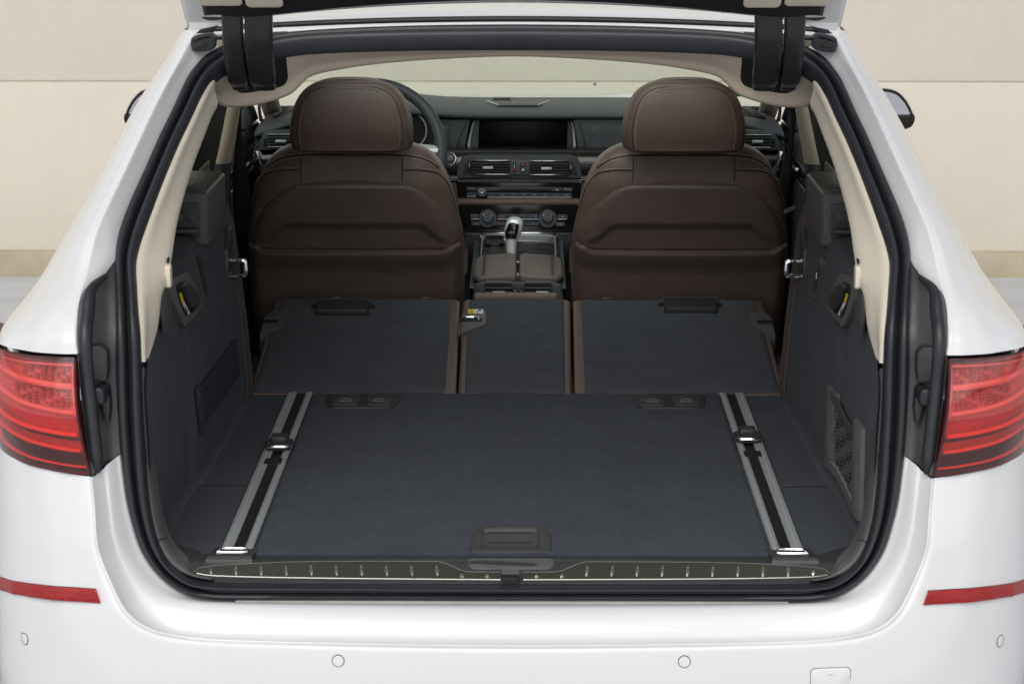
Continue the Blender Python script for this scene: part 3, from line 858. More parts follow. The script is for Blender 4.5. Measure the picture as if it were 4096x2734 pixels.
PB = [((-.545, .478, 1.368), (-.541, .505, 1.309)), ((-.556, .445, 1.343), (-.547, .492, 1.298)), ((-.571, .403, 1.306), (-.556, .460, 1.270)), ((-.594, .333, 1.246), (-.570, .408, 1.224)),
      ((-.612, .268, 1.190), (-.581, .350, 1.174)), ((-.628, .212, 1.141), (-.5875, .300, 1.131)), ((-.636, .160, 1.096), (-.5895, .255, 1.091)),
      ((-.632, .116, 1.060), (-.592, .213, 1.054)), ((-.625, .085, 1.032), (-.600, .182, 1.026)), ((-.619, .060, 1.000), (-.6025, .152, .985)),
      ((-.617, .050, .968), (-.609, .125, .955)), ((-.616, .046, .942), (-.6145, .085, .935))]
for s in (1, -1):
    rows = []
    for b, i in PB:
        b, i = Vector(b), Vector(i)
        rows.append([tuple(b + Vector((-.012, -.002, 0))), tuple(b + Vector((.006, .004, 0))), tuple(b.lerp(i, .40) + Vector((.004, 0, .004))), tuple(b.lerp(i, .72) + Vector((.0055, 0, .005))),
                     tuple(b.lerp(i, .86) + Vector((.005, 0, .003))), tuple(i), tuple(i + Vector((-.012, .03, -.002))), tuple(i + Vector((-.07, .06, 0)))])
    pt = MB().loft(rows, 3, 4).build('pillar_trim', 'beige_plastic', car, s, ang=60)
    # belt guide button on the trim edge
    MB().prism(rrect(-.012, .012, -.02, .02, .006), 0, .010, lambda a, b, d: (-.5955 + d, .208 + a, 1.058 + b), .003).build('hook_button', 'beige_plastic', pt, s)
    MB().prism(rrect(-.010, .010, -.004, .004, .002), 0, .008, lambda a, b, d: (-.5935 + d * .3, .222 + a, 1.083 + b), .001).build('hook_slot', 'slot', pt, s)
    # grey belt flap below the trim
    MB().prism([(-.06, .0), (-.02, .035), (.05, .0), (.055, -.035), (-.02, -.055)], 0, .006, lambda a, b, d: (-.6055 + d, .245 + a, 1.005 + b), .002).build('belt_flap', 'plastic_grey', pt, s)

# ---- side linings
FX = [(.55, -.580), (.60, -.580), (.64, -.577), (.75, -.585), (.85, -.595), (.93, -.605), (1.0, -.612), (1.06, -.62)]
RX = [(.55, -.604), (.8, -.604), (.95, -.608), (1.06, -.615)]
def sx(y, z):
    t = sstep(.49, .54, y) * .30 + .70 * min(1, max(0, (y - .54) / .68))
    a = interp(RX, z) - .004 * sstep(.30, .12, abs(y - .28) * 1.0)
    b = interp(FX, z)
    return a + (b - a) * t
for s in (1, -1):
    ys = [.035, .06, .10, .18, .26, .34, .42, .47, .495, .51, .525, .545, .58, .66, .75, .85, .95, 1.05, 1.14, 1.19]
    zs = [.585, .62, .66, .70, .75, .80, .85, .90, .94, .97, .995]
    rows = []
    rows.append([(sx(y, .59) + .02, y, .597) for y in ys])
    rows.append([(sx(y, .60) + .006, y, .602) for y in ys])
    for z in zs[1:]:
        rows.append([(sx(y, z), y, z) for y in ys])
    rows.append([(sx(y, 1.01) - .006, y, 1.012) for y in ys])
    rows.append([(sx(y, 1.02) - .022, y, 1.024) for y in ys])
    rows.append([(sx(y, 1.02) - .06, y, 1.031) for y in ys])
    rows.append([(sx(y, 1.02) - .14, y, 1.034) for y in ys])
    def front(p):
        x, y, z = p
        ym = interp([(.90, .036), (.935, .06), (.96, .11), (1.0, .165), (1.035, .24)], z)
        return (x, max(y, ym), z)
    rows = [[front(p) for p in r] for r in rows]
    lin = MB().loft(rows, 2, 2).build('side_lining', 'carpet', car, s, ang=60)
    # brown cloth edge at the seat end
    e0 = [(sx(1.19, z) if z < 1.0 else sx(1.19, z) - .006, 1.188, z) for z in (.598, .64, .70, .76, .82, .88, .94, .985, 1.01, 1.03)]
    rows = [e0, [(x + .004, y + .006, z) for x, y, z in e0], [(x + .004, y + .03, z) for x, y, z in e0], [(x - .002, y + .05, z) for x, y, z in e0], [(x - .12, y + .06, z) for x, y, z in e0]]
    MB().loft(rows, 3, 3).build('cloth_edge', 'brown_cloth', lin, s)
    # cover cassette housing
    bx = MB().box(-.76, -.601, .815, 1.10, 1.005, 1.113, .010, 3).build('cassette_housing', 'plastic_grey', car, s)
    MB().slab([(-.76, .828), (-.618, .828), (-.608, .93), (-.608, 1.08), (-.76, 1.08)], 1.108, 1.118, .003).build('lid', 'plastic', bx, s)
    MB().slab([(-.76, .85), (-.640, .85), (-.632, .90), (-.76, .90)], 1.116, 1.121, .0015).build('lid_catch', 'plastic_grey', bx, s)
    MB().plate(rrect(-.76, -.618, 1.022, 1.092, .006), .811, .82, .0015).build('face_plate', 'plastic', bx, s)
    MB().plate(rrect(-.665, -.630, 1.056, 1.071, .002), .8065, .815, .001).build('switch', 'plastic_grey', bx, s)
    MB().plate(rrect(-.648, -.632, 1.058, 1.069, .001), .8045, .8075, .0008).build('switch_rocker', 'button', bx, s)
    MB().lathe([(.007, 0), (.007, .002), (.0045, .0028), (.0045, .001)], (-.650, .811, 1.083), (0, -1, 0), 16).build('key_ring', 'button', bx, s)
    MB().plate([(-.74, 1.040), (-.622, 1.044), (-.620, 1.037), (-.74, 1.030)], .785, .815, .003).build('pull_ledge', 'button', bx, s)
    # seat release grip set into the lining
    n_ = lambda a, b, d: (sx(.47 + a, .968 + b) + .002 + d, .47 + a, .968 + b)
    o = [(-.155, .056), (-.02, .046), (.075, .030), (.18, -.043), (.17, -.052), (.02, -.050), (-.03, -.040), (-.16, .045)]
    gr = MB().prism(smooth(o, 3, True), -.01, .008, n_, .004, 3).build('release_grip', 'trim_grey', car, s)
    o2 = [(-.085, .036), (-.01, .034), (.055, .014), (.115, -.034), (.03, -.036), (-.02, -.024)]
    MB().prism(smooth(o2, 3, True), .004, .0098, n_, .001).build('grip_well', 'slot', gr, s)
    o3 = [(-.048, .032), (-.008, .031), (.058, .006), (.10, -.028), (.045, -.028), (.0, -.010)]
    MB().prism(smooth(o3, 3, True), .008, .019, n_, .004, 3).build('grip_paddle', 'plastic', gr, s)
    MB().prism([(-.066, .020), (-.050, .021), (-.030, .001), (-.046, .001)], .0100, .0118, n_).build('yellow_sticker', 'yellow', gr, s)
    MB().prism([(-.045, .0), (-.029, .0), (.022, -.032), (.006, -.032)], .0100, .0118, n_).build('white_sticker', 'paper', gr, s)
    MB().prism([(-.026, -.012), (-.020, -.012), (.002, -.026), (-.004, -.026)], .0117, .0122, n_).build('sticker_symbol', 'print_black', gr, s)
    # backrest catch loop in chrome
    lp = MB().tube([(x, 1.165 + y, .8985 + z) for x, y, z in [(p[0], 0, p[1]) for p in smooth([(-.625, -.016), (-.60, -.017), (-.578, -.016), (-.5725, -.010), (-.5725, .008), (-.576, .015), (-.59, .016), (-.602, .015), (-.625, .014)], 3)]], .0056, 8).build('catch_loop', 'chrome', car, s)
    MB().tube([(-.61, 1.160, .886), (-.578, 1.160, .886), (-.575, 1.160, .890), (-.575, 1.160, .905)], .003, 6).build('catch_inner_edge', 'chrome', lp, s)
    MB().side([(1.085, .86), (1.18, .86), (1.18, .985), (1.13, .985), (1.10, .95)], -.617, -.600, .004).build('catch_cover', 'plastic', lp, s)

# left only: slim slot trim and elastic strap; right only: handle bar and net pocket
MB().prism(rrect(-.018, .018, -.045, .045, .012), -.004, .004, lambda a, b, d: (sx(.76, .955) + d, .755 + a - b * .75, .957 + b), .002).build('slot_trim', 'plastic', car)
n_ = lambda a, b, d: (sx(a, b) + .0015 + d, a, b)
fl = MB().prism([(.545, .775), (1.06, .764), (1.08, .690), (.57, .697)], -.004, .005, n_, .002).build('elastic_pocket', 'elastic', car)
MB().prism([(.535, .785), (.560, .784), (.585, .690), (.56, .690)], 0, .009, n_, .003).build('pocket_end', 'plastic', fl)
MB().prism([(.545, .779), (1.065, .768), (1.066, .762), (.547, .772)], .003, .010, n_, .002).build('pocket_hem', 'elastic', fl)

n_ = lambda a, b, d: (-(sx(a, b) + d), a, b)
hb = MB().prism(rrect(.80, .945, .885, .978, .014), -.006, .004, lambda a, b, d: n_(.872 + (a - .872) * .45 - (b - .93) * .75, b, d), .003).build('bag_hook_trim', 'plastic_grey', car)
MB().prism(rrect(.81, .935, .905, .962, .01), .003, .006, lambda a, b, d: n_(.872 + (a - .872) * .28 - (b - .93) * .75, b, d), .001).build('hook_recess', 'plastic', hb)
MB().prism([(-.004, -.006), (.004, -.006), (.006, .006), (-.002, .006)], .0055, .0068, lambda a, b, d: n_(.868 + a, .938 + b, d)).build('hook_symbol', 'print_white', hb)

def bar(path, w, h0, h1, bev=.004):
    """trim bar along a path of (y, z) on the right lining"""
    mb = MB()
    P = [Vector((0, y, z)) for y, z in path]
    rows = []
    for i, p in enumerate(P):
        t = (P[min(i + 1, len(P) - 1)] - P[max(i - 1, 0)]).normalized()
        nn = Vector((0, -t.z, t.y))
        c = []
        for a, d in ((-1, h0), (-1, h1 - .004), (-.7, h1), (.7, h1), (1, h1 - .004), (1, h0)):
            q = p + nn * (w * a)
            c.append(n_(q.y, q.z, d))
        rows.append(c)
    mb.grid(rows, True)
    nc = 6; base = len(mb.v) - nc * len(rows)
    mb.f.append(tuple(base + j for j in range(nc))); mb.f.append(tuple(base + (len(rows) - 1) * nc + j for j in range(nc)))
    return mb
npk = bar([(.540, .782), (.540, .74), (.536, .69), (.525, .640)], .042, -.006, .009).build('net_pocket', 'trim_grey', car)
bar([(.222, .796), (.220, .74), (.216, .68), (.212, .632)], .045, -.006, .011).build('frame_bar', 'trim_grey', npk)
bar([(.560, .642), (.47, .640), (.36, .638), (.26, .636), (.20, .638)], .013, -.006, .009).build('frame_bar', 'trim_grey', npk)
# netting: crossing cords, open between
mb = MB()
def top_edge(y):
    f = (y - .18) / .38
    return .785 - .020 * math.sin(math.pi * f)
for k in range(60):
    for sgn in (1, -1):
        pts = []
        for q in range(16):
            y = .24 + .28 * q / 15
            z = .560 + k * .0065 + sgn * .35 * (y - .38)
            if .650 < z < top_edge(y):
                pts.append(n_(y, z, .006 + .0022 * math.sin(q * 2.1 + sgn + k)))
        if len(pts) > 2:
            mb.tube(pts, .0016, 4)
net = mb.build('netting', 'net', npk); net['kind'] = 'stuff'
mb = MB()
for k in range(4):
    mb.tube([n_(y, top_edge(y) - k * .0045 + .003, .008) for y in [.215 + i * .0165 for i in range(20)]], .0022, 5)
mb.build('elastic_hem', 'net', npk)

# ---- load floor
fo = [(-.606, .088), (.606, .088), (.606, .50), (.600, .54), (.582, 1.235), (.582, 1.27), (-.582, 1.27), (-.582, 1.235), (-.600, .54), (-.606, .50)]
floor = MB().slab(fo, .560, .600, .0).build('cargo_floor', 'carpet_floor', car)
ff = MB().slab([(-.438, .075), (.438, .075), (.438, 1.262), (-.438, 1.262)], .596, .605, .004, 3).build('floor_panel', 'carpet_floor', floor)
for s in (1, -1):   # cut line of the side floor pieces
    MB().slab([(-.604, .520), (-.505, .515), (-.505, .518), (-.604, .523)], .5995, .6006).build('carpet_seam', 'slot', floor, s)
# lifting handle plate
hp = MB().slab(smooth([(-.0705, .078), (-.0705, .15), (-.068, .200), (-.052, .228), (-.02, .232), (.02, .232), (.048, .228), (.064, .200), (.0665, .15), (.0665, .078)], 1), .600, .6085, .003).build('lift_handle_plate', 'plastic', car)
MB().slab([(-.049, .186), (.042, .186), (.042, .212), (-.049, .212)], .6075, .6092, .0008).build('finger_well', 'plastic_grey', hp)
MB().slab(rrect(-.053, .046, .098, .176, .006), .6075, .6115, .002).build('pull_flap', 'plastic', hp)
for y, w in ((.172, .038), (.112, .037)):
    MB().slab([(-.0035 - w, y), (-.0035 + w, y), (-.0035 + w, y + .005), (-.0035 - w, y + .005)], .6105, .6122, .0006).build('flap_groove', 'slot', hp)
for x in (-.052, .045):
    MB().slab([(x - .0012, .100), (x + .0012, .100), (x + .0012, .185), (x - .0012, .185)], .608, .6100).build('flap_gap', 'slot', hp)
# push-button plates at the seat end
for s in (1, -1):
    bp_ = MB().slab(smooth([(-.410, 1.235), (-.405, 1.16), (-.395, 1.122), (-.37, 1.117), (-.29, 1.117), (-.264, 1.122), (-.253, 1.16), (-.249, 1.235)], 2), .602, .6082, .002).build('button_plate', 'plastic', car, s)
    for x0, x1 in ((-.394, -.335), (-.320, -.264)):
        MB().slab([(x0 + .004, 1.134), (x1 - .004, 1.134), (x1, 1.222), (x0, 1.222)], .6072, .6100, .0012).build('push_button', 'button', bp_, s)
        MB().slab([(x0 + .016, 1.163), (x1 - .016, 1.163), (x1 - .016, 1.168), (x0 + .016, 1.168)], .6095, .6104).build('button_symbol', 'print_grey', bp_, s)
        mb = MB().tube([((x0 + x1) / 2 + .012 * math.cos(a), 1.172 + .016 * math.sin(a), .6102) for a in [math.pi * k / 8 for k in range(9)]], .0008, 4)
        mb.build('button_symbol', 'print_grey', bp_, s)

# ---- lashing rails
for s in (1, -1):
    y1 = 1.262
    rb = MB().slab([(-.4985, .094), (-.4445, .094), (-.4425, y1), (-.4990, y1)], .590, .6035, .0).build('lashing_rail', 'slot', car, s)
    for x0, x1 in ((-.4985, -.4775), (-.4590, -.4435)):
        MB().prism([(x0, .590), (x0, .603), (x0 + .003, .6065), (x1 - .001, .6075), (x1, .6065), (x1, .590)], .094, y1, lambda a, b, d: (a, d, b)).build('rail_flange', 'alu', rb, s)
    for x in (-.4880, -.4500):
        MB().box(x - .0008, x + .0008, .095, y1, .6060, .6082).build('rail_groove', 'satin', rb, s)
    ns = .672 if s == 1 else .735
    MB().slab([(-.4850, ns - .02), (-.4510, ns - .02), (-.4510, ns + .02), (-.4850, ns + .02)], .600, .6084, .0).build('rail_notch', 'slot', rb, s)
    # sliding lashing block
    ys_ = .775 if s == 1 else .842
    sl = MB().prism(rrect(-.024, .024, -.026, .026, .012), .6075, .6200, lambda a, b, d: (-.4675 + a, ys_ + b, d), .002).build('lashing_slider', 'plastic', car, s)
    MB().tube([(-.4675 + a, ys_ + b, .617) for a, b in rrect(-.0255, .0255, -.030, .028, .014, 5)], .0030, 6, closed=True).build('slider_ring', 'chrome', sl, s)
    MB().prism(rrect(-.018, .018, -.012, .026, .006), .618, .631, lambda a, b, d: (-.4675 + a * (1 - (d - .618) * 6), ys_ + b + .006, d), .003).build('slider_button', 'plastic', sl, s)
    # end plate with folding eye
    ep = MB().slab([(-.516, .048), (-.440, .048), (-.432, .098), (-.508, .101)], .596, .6065, .002).build('lashing_eye', 'plastic', car, s)
    MB().box(-.518, -.438, .043, .050, .594, .6025, .0015).build('eye_lip', 'plastic_grey', ep, s)
    ring = [(-.500, .066), (-.455, .066), (-.451, .073), (-.455, .081), (-.490, .081), (-.497, .074)]
    MB().tube([(x, y, .6085 + (.002 if y > .072 else 0)) for x, y in smooth(ring, 3, True)], .0022, 6, closed=True).build('eye_ring', 'chrome', ep, s)
    MB().box(-.502, -.455, .0640, .0670, .6060, .6095, .0008).build('eye_bar', 'chrome', ep, s)

# ---- loading sill
def sill_y(x):
    return -.012 * (abs(x) / .5) ** 2
xs = [-.60, -.56, -.50, -.40, -.25, -.10, 0, .10, .25, .40, .50, .56, .60]
prof = [(.130, .5955), (.096, .5990), (.060, .5985), (.046, .5965), (.036, .5905), (.024, .5825), (.014, .5765), (.009, .5735), (.002, .566), (-.002, .55)]
rows = [[(x, y + .045 * max(0, abs(x) - .5) * 10 * .3, z + .10 * max(0, abs(x) - .535) ** 1.0) for x in xs] for y, z in prof]
sill = MB().loft(rows, 4, 3).build('loading_sill', 'plastic', car, ang=60)
def on_sill(y):
    T = sorted([(a, b) for a, b in prof])
    return interp(T, y)
rec = MB().prism(rrect(-.074, .071, .0335, .0630, .012), 0, .0016, lambda a, b, d: (a, b, on_sill(b) - .0002 + d), .0008).build('latch_recess', 'plastic_grey', sill)
MB().prism([(-.0165, .012), (.0125, .012), (.0125, .034), (-.0165, .034)], 0, .0012, lambda a, b, d: (a, b, on_sill(b) - .0002 + d)).build('recess_neck', 'plastic_grey', sill)
MB().box(-.0165, .0125, .006, .030, .560, .5835, .002).build('latch_slot', 'slot', sill)
MB().box(-.010, .006, .0085, .012, .566, .576, .001).build('latch_bolt', 'satin', sill)
for s in (1, -1):
    up = smooth([(-.534, .0265), (-.512, .0365), (-.40, .0440), (-.288, .0465), (-.17, .0470), (-.125, .0465), (-.100, .0370), (-.080, .0285), (-.05, .0270), (-.0190, .0270)], 3)
    lo = smooth([(-.530, .0240), (-.500, .0195), (-.40, .0165), (-.288, .0150), (-.17, .0140), (-.125, .0137), (-.100, .0135), (-.080, .0134), (-.05, .0132), (-.0190, .0130)], 3)
    rows = []
    for f in (0, .25, .5, .75, 1):
        rows.append([(u[0] + (l[0] - u[0]) * f, u[1] + (l[1] - u[1]) * f, on_sill(u[1] + (l[1] - u[1]) * f) + .0022) for u, l in zip(up, lo)])
    pl = MB().grid([[(p[0], p[1], p[2] - .004) for p in rows[0]]] + rows + [[(p[0], p[1] - .001, p[2] - .005) for p in rows[-1]]]).build('sill_plate', 'steel', car, s)
    MB().tube([(p[0], p[1] - .0006, p[2] - .0004) for p in rows[-1]], .0009, 6).build('plate_edge', 'steel_edge', pl, s)
    MB().tube([(p[0], p[1] + .0004, p[2] - .0006) for p in rows[0]], .0008, 6).build('plate_edge', 'alu', pl, s)
    for k in range(12):
        x = -.040 - .0423 * k
        big = x < -.11
        yy0, yy1 = (.0180, .041) if big else (.0155, .0245)
        if k == 11:
            yy0, yy1 = .0215, .034
        mb = MB().tube([(x - .0035 * (yy - yy0) / (yy1 - yy0), yy, on_sill(yy) + .0005) for yy in [yy0 + (yy1 - yy0) * q / 5 for q in range(6)]], [.0008, .0028, .0042, .0044, .0036, .0012], 6)
        mb.build('grip_rib', 'rib', pl, s)
    # inner strip in the lower corners of the opening
    Bc = [(-.6155, .047, .932), (-.615, .041, .87), (-.6135, .035, .815), (-.612, .030, .775), (-.607, .023, .720), (-.602, .018, .684), (-.592, .013, .645), (-.578, .010, .616), (-.558, .008, .595), (-.535, .007, .583), (-.505, .007, .577)]
    Cc = [(-.6105, .062, .928), (-.609, .060, .866), (-.607, .056, .810), (-.606, .052, .768), (-.597, .046, .712), (-.592, .043, .676), (-.581, .040, .640), (-.566, .037, .615), (-.547, .034, .597), (-.532, .018, .584), (-.50, .012, .578)]
    rows = [Bc, [tuple(Vector(b).lerp(Vector(c), .35) + Vector((0, -.008, .003))) for b, c in zip(Bc, Cc)], [tuple(Vector(b).lerp(Vector(c), .75) + Vector((0, -.008, .004))) for b, c in zip(Bc, Cc)], Cc,
            [(x, y + .03, z) for x, y, z in Cc]]
    es = MB().loft(rows, 3, 3).build('opening_edge_trim', 'plastic_grey', car, s)
    a, c = Vector(rows[1][6]), Vector(rows[3][6])
    MB().tube([tuple(Vector(rows[0][6]) + Vector((0, -.003, 0))), tuple(a + Vector((0, -.0008, 0))), tuple(Vector(rows[2][6]) + Vector((0, -.0008, 0))), tuple(c + Vector((.0005, -.001, 0)))], .0009, 5).build('trim_joint', 'slot', es, s)

# ================================================================ folded rear backrests
SD = Vector((0, .981, .193)); SN = Vector((0, -.193, .981))
def fold(a, b, d):
    p = Vector((0, 1.266, .6045)) + SD * b + SN * d
    return (a, p.y, p.z)
LEN = .548
def backrest(x0, x1, c0, c1, ends):
    """brown leather body x0..x1 with the carpeted rear face c0..c1 lying on it"""
    o = [(x0[0], 0), (x1[0], 0), (x1[1], LEN - .012), (x1[1] - .012 if ends[1] else x1[1] - .008, LEN), (x0[1] + (.012 if ends[0] else .008), LEN), (x0[1], LEN - .012)]
    body = MB().prism(o, -.085, -.002, fold, .012, 4).build('rear_backrest', 'leather', car)
    # carpet as a finely divided sheet, slightly quilted, rolled down at its rim
    nx, ny = 40, 40
    rows = []
    for j in range(ny + 1):
        t = j / ny; row = []
        for i in range(nx + 1):
            u = i / nx
            xa = c0[0] + (c0[1] - c0[0]) * t; xb = c1[0] + (c1[1] - c1[0]) * t
            d = .004 + .0012 * math.sin(u * 9 + x0[0] * 20) * math.sin(t * 7 + 1)
            e = min(u * abs(xb - xa), (1 - u) * abs(xb - xa), t * LEN + .004, (1 - t) * LEN)
            d -= .011 * (1 - sstep(0, .012, e)) ** 2
            row.append(fold(xa + (xb - xa) * u, .003 + t * (LEN - .006), d))
        rows.append(row)
    MB().grid(rows).build('carpet_face', 'carpet', body, ang=60)
    return body
L_ = backrest((-.583, -.577), (-.1305, -.1365), (-.579, -.571), (-.150, -.1525), (1, 0))
C_ = backrest((-.1260, -.1290), (.1215, .1270), (-.1165, -.1190), (.1115, .1150), (0, 0))
R_ = backrest((.1270, .1330), (.586, .584), (.1465, .1460), (.582, .572), (0, 1))
def fold_box(x0, x1, b0, b1, d0, d1, bev, name, m, parent, r=None):
    o = rrect(x0, x1, b0, b1, r) if r else [(x0, b0), (x1, b0), (x1, b1), (x0, b1)]
    return MB().prism(o, d0, d1, fold, bev).build(name, m, parent)
for par, xc, b1 in ((L_, -.411, .508), (R_, .409, .523)):
    h = fold_box(xc - .062, xc + .062, b1 - .078, b1 - .012, -.004, .020, .008, 'pull_handle', 'plastic', par, .006)
    fold_box(xc - .065, xc + .065, b1 - .013, b1 + .002, .002, .0150, .003, 'handle_hinge', 'plastic_grey', par, .003)
    for k in (-1, 1):
        fold_box(xc + k * .069 - .006, xc + k * .069 + .006, b1 - .034, b1 - .020, .0, .008, .001, 'handle_pivot', 'slot', par)
# catch covers
for par, sgn, xo in ((L_, 1, -.585), (R_, -1, .588)):
    o = [(xo - .006 * sgn, .310), (xo + .004 * sgn, .318), (xo + .040 * sgn, .358), (xo + .046 * sgn, .40), (xo + .044 * sgn, .456), (xo + .006 * sgn, .456), (xo - .006 * sgn, .41)]
    MB().prism(o, -.05, .0075, fold, .002).build('catch_cover', 'plastic_grey', par)
    a, b = xo - .006 * sgn, xo + .030 * sgn
    fold_box(min(a, b), max(a, b), .378, .392, .0, .0092, .0, 'catch_slot', 'slot', par)
    fold_box(min(a, b), max(a, b), .372, .3785, .004, .0098, .001, 'slot_edge', 'plastic', par)
o = [(-.1295, .318), (-.112, .330), (-.076, .362), (-.0715, .374), (-.0715, .415), (-.077, .460), (-.121, .460), (-.1295, .430)]
MB().prism(o, -.05, .0085, fold, .002).build('catch_cover', 'plastic_grey', C_)
fold_box(-.131, -.081, .386, .402, .0, .0102, .0, 'catch_slot', 'slot', C_)
MB().tube([fold(x, b, .0115) for x, b in smooth([(-.133, .290), (-.133, .33), (-.133, .375), (-.130, .394), (-.120, .403), (-.10, .404), (-.091, .399), (-.089, .388)], 3)], .0026, 6).build('catch_wire', 'chrome', C_)
fold_box(-.1145, -.1005, .4325, .4565, .008, .0098, .0, 'yellow_sticker', 'yellow', C_)
fold_box(-.1003, -.0800, .4325, .4565, .008, .0098, .0, 'white_sticker', 'paper', C_)
MB().tube([fold(x, b, .0102) for x, b in [(-.097, .443), (-.093, .435), (-.090, .452), (-.083, .449)]], .0009, 4).build('sticker_symbol', 'print_black', C_)
fold_box(-.0900, -.0830, .446, .4505, .0095, .0103, .0, 'sticker_symbol', 'print_black', C_)
MB().tube([fold(x, b, .0100) for x, b in [(-.111, .437), (-.108, .451), (-.104, .437), (-.111, .437)]], .0006, 4).build('sticker_symbol', 'print_black', C_)
# brown front lip of the centre backrest and seat base under the folded backs
MB().box(-.104, .097, 1.815, 1.85, .690, .7165, .006, 3).build('centre_armrest_edge', 'leather', C_)
# little stitch bars on the top edge
for par, x in ((L_, -.44), (L_, -.225), (R_, .205), (R_, .44)):
    mb = MB()
    for k in range(3):
        mb.tube([fold(x + k * .006, LEN - .010, .005), fold(x + k * .006 + .006, LEN + .001, .001)], .0008, 4)
    mb.build('stitch_bar', 'thread', par)
MB().box(-.60, .60, 1.30, 1.82, .33, .52, .03, 4).build('rear_seat_cushion', 'leather', car)
MB().slab([(-.80, 1.15), (.80, 1.15), (.80, 3.5), (-.80, 3.5)], .26, .30).build('cabin_carpet', 'carpet', car)

# ================================================================ front seats
BW = [(.42, .248), (.50, .250), (.57, .254), (.70, .260), (.80, .262), (.86, .258), (.91, .248), (.95, .240), (.982, .231), (1.01, .219), (1.038, .202), (1.058, .183), (1.071, .160), (1.080, .130)]
BYk = [(.42, 1.935), (.50, 1.920), (.60, 1.895), (.70, 1.868), (.80, 1.838), (.90, 1.805), (.98, 1.782), (1.03, 1.778), (1.058, 1.786), (1.071, 1.798), (1.080, 1.815)]
def sec_loop(xc, w, y0, dep, z, n=40, e=.42):
    out = []
    for k in range(n):
        t = 2 * math.pi * k / n
        c, s_ = math.cos(t), math.sin(t)
        out.append((xc + w * math.copysign(abs(c) ** e, c), y0 + dep / 2 + dep / 2 * math.copysign(abs(s_) ** .55, s_), z))
    return out
def seat(xc, mirror):
    def X(x):            # outline measured on the driver's seat, mirrored for the other
        return xc + (x + .390) * mirror
    rows = []
    for z, w in BW:
        rows.append(sec_loop(xc, w, interp(BYk, z), .15 if z < 1.04 else .15 - (z - 1.04) * 1.8, z))
    body = MB().loft(rows, 1, 3, cu=True, cap=True).build('front_seat', 'leather', car, ang=60)
    MB().box(xc - .25, xc + .25, 1.98, 2.52, .36, .56, .05, 4).build('seat_cushion', 'leather', body)
    # grained hard shell on the back, with its shelf and pocket lip
    def xl(z):
        return interp([(.42, .242), (.60, .247), (.70, .252), (.80, .2545), (.83, .2535), (.869, .246), (.90, .234), (.932, .218), (.955, .198), (.974, .174), (.985, .150), (.993, .112), (.9965, .075)], z)
    def sh(x, z):
        u = abs(x - xc)
        edge = min(xl(z) - u, (.9985 - z) * 1.2)
        h = .014 * sstep(-.002, .020, edge)
        zs_ = .891 - .040 * sstep(.155, .215, u)
        h -= .0095 * sstep(zs_ + .004, zs_ - .016, z) * sstep(.245, .20, u)
        zl_ = .8215 + .018 * sstep(.19, .255, u) ** 2
        h -= .005 * sstep(zl_ + .006, zl_, z)
        h += .022 * sstep(zl_ + .0005, zl_ - .006, z) - .013 * sstep(zl_ - .006, zl_ - .06, z)
        return h
    nz, nx = 150, 56
    rows = []
    for j in range(nz + 1):
        z = .43 + (.9965 - .43) * (j / nz) ** .8
        w = xl(z)
        row = []
        for i in range(nx + 1):
            u = -1 + 2 * i / nx
            u = math.copysign(abs(u) ** .7, u)
            x = xc + w * u
            roll = .045 * max(0, abs(u) - .80) ** 2 * 8
            row.append((x, interp(BYk, z) - .001 - sh(x, z) + roll + .012 * u * u, z))
        rows.append(row)
    MB().grid(rows).build('back_shell', 'leather_dark', body, ang=60)
    # headrest
    HW = [(1.0735, .118), (1.077, .130), (1.086, .138), (1.115, .1405), (1.14, .139), (1.165, .1345), (1.19, .127), (1.21, .116), (1.226, .101), (1.238, .080), (1.2445, .055), (1.2465, .03)]
    rows = []
    HW = [(z if z < 1.1 else 1.1 + (z - 1.1) * .975, w) for z, w in HW]
    hx = xc + .004 * mirror
    for z, w in HW:
        dz = (z - 1.16) / .08
        rows.append(sec_loop(hx, w, 1.672 + .018 * dz * dz + (.02 if z > 1.235 or z < 1.075 else 0), .085 - .03 * max(0, dz), z, e=.50))
    hr = MB().loft(rows, 1, 3, cu=True, cap=True).build('headrest', 'leather', body, ang=60)
    # front cushion of the headrest peeping over the rear half
    rows = []
    for z, w in HW:
        dz = (z - 1.16) / .08
        rows.append(sec_loop(hx, w * .985 + .006, 1.712 + .010 * dz * dz, .06, z - .0055 * sstep(1.1, 1.2, z), e=.45))
    MB().loft(rows, 1, 3, cu=True, cap=True).build('headrest_cushion', 'leather', hr, ang=60)
    # stitched seam round the rear face of the headrest
    def hface(x, z):
        w = interp(HW, z); u = min(.98, abs(x - hx) / w); dz = (z - 1.16) / .08
        sn = (1 - u ** (1 / .50 * 1.0)) if u < 1 else 0
        c = u ** (1 / .50); s_ = math.sqrt(max(0, 1 - c * c))
        dep = .085 - .03 * max(0, dz)
        return 1.672 + .018 * dz * dz + dep / 2 - dep / 2 * s_ ** .55
    sm = smooth([(-.118, 1.082), (-.1225, 1.115), (-.121, 1.14), (-.116, 1.168), (-.107, 1.195), (-.092, 1.215), (-.068, 1.2275), (-.035, 1.2325), (0, 1.233), (.035, 1.2325), (.068, 1.2275), (.092, 1.215), (.107, 1.195), (.116, 1.168), (.121, 1.14), (.1225, 1.115), (.118, 1.082)], 8)
    sm = [(x, z if z < 1.1 else 1.1 + (z - 1.1) * .975) for x, z in sm]
    P = [(hx + x, hface(hx + x, z) - .0004, z) for x, z in sm]
    MB().tube(P, .0008, 5).build('seam', 'thread_dark', hr)
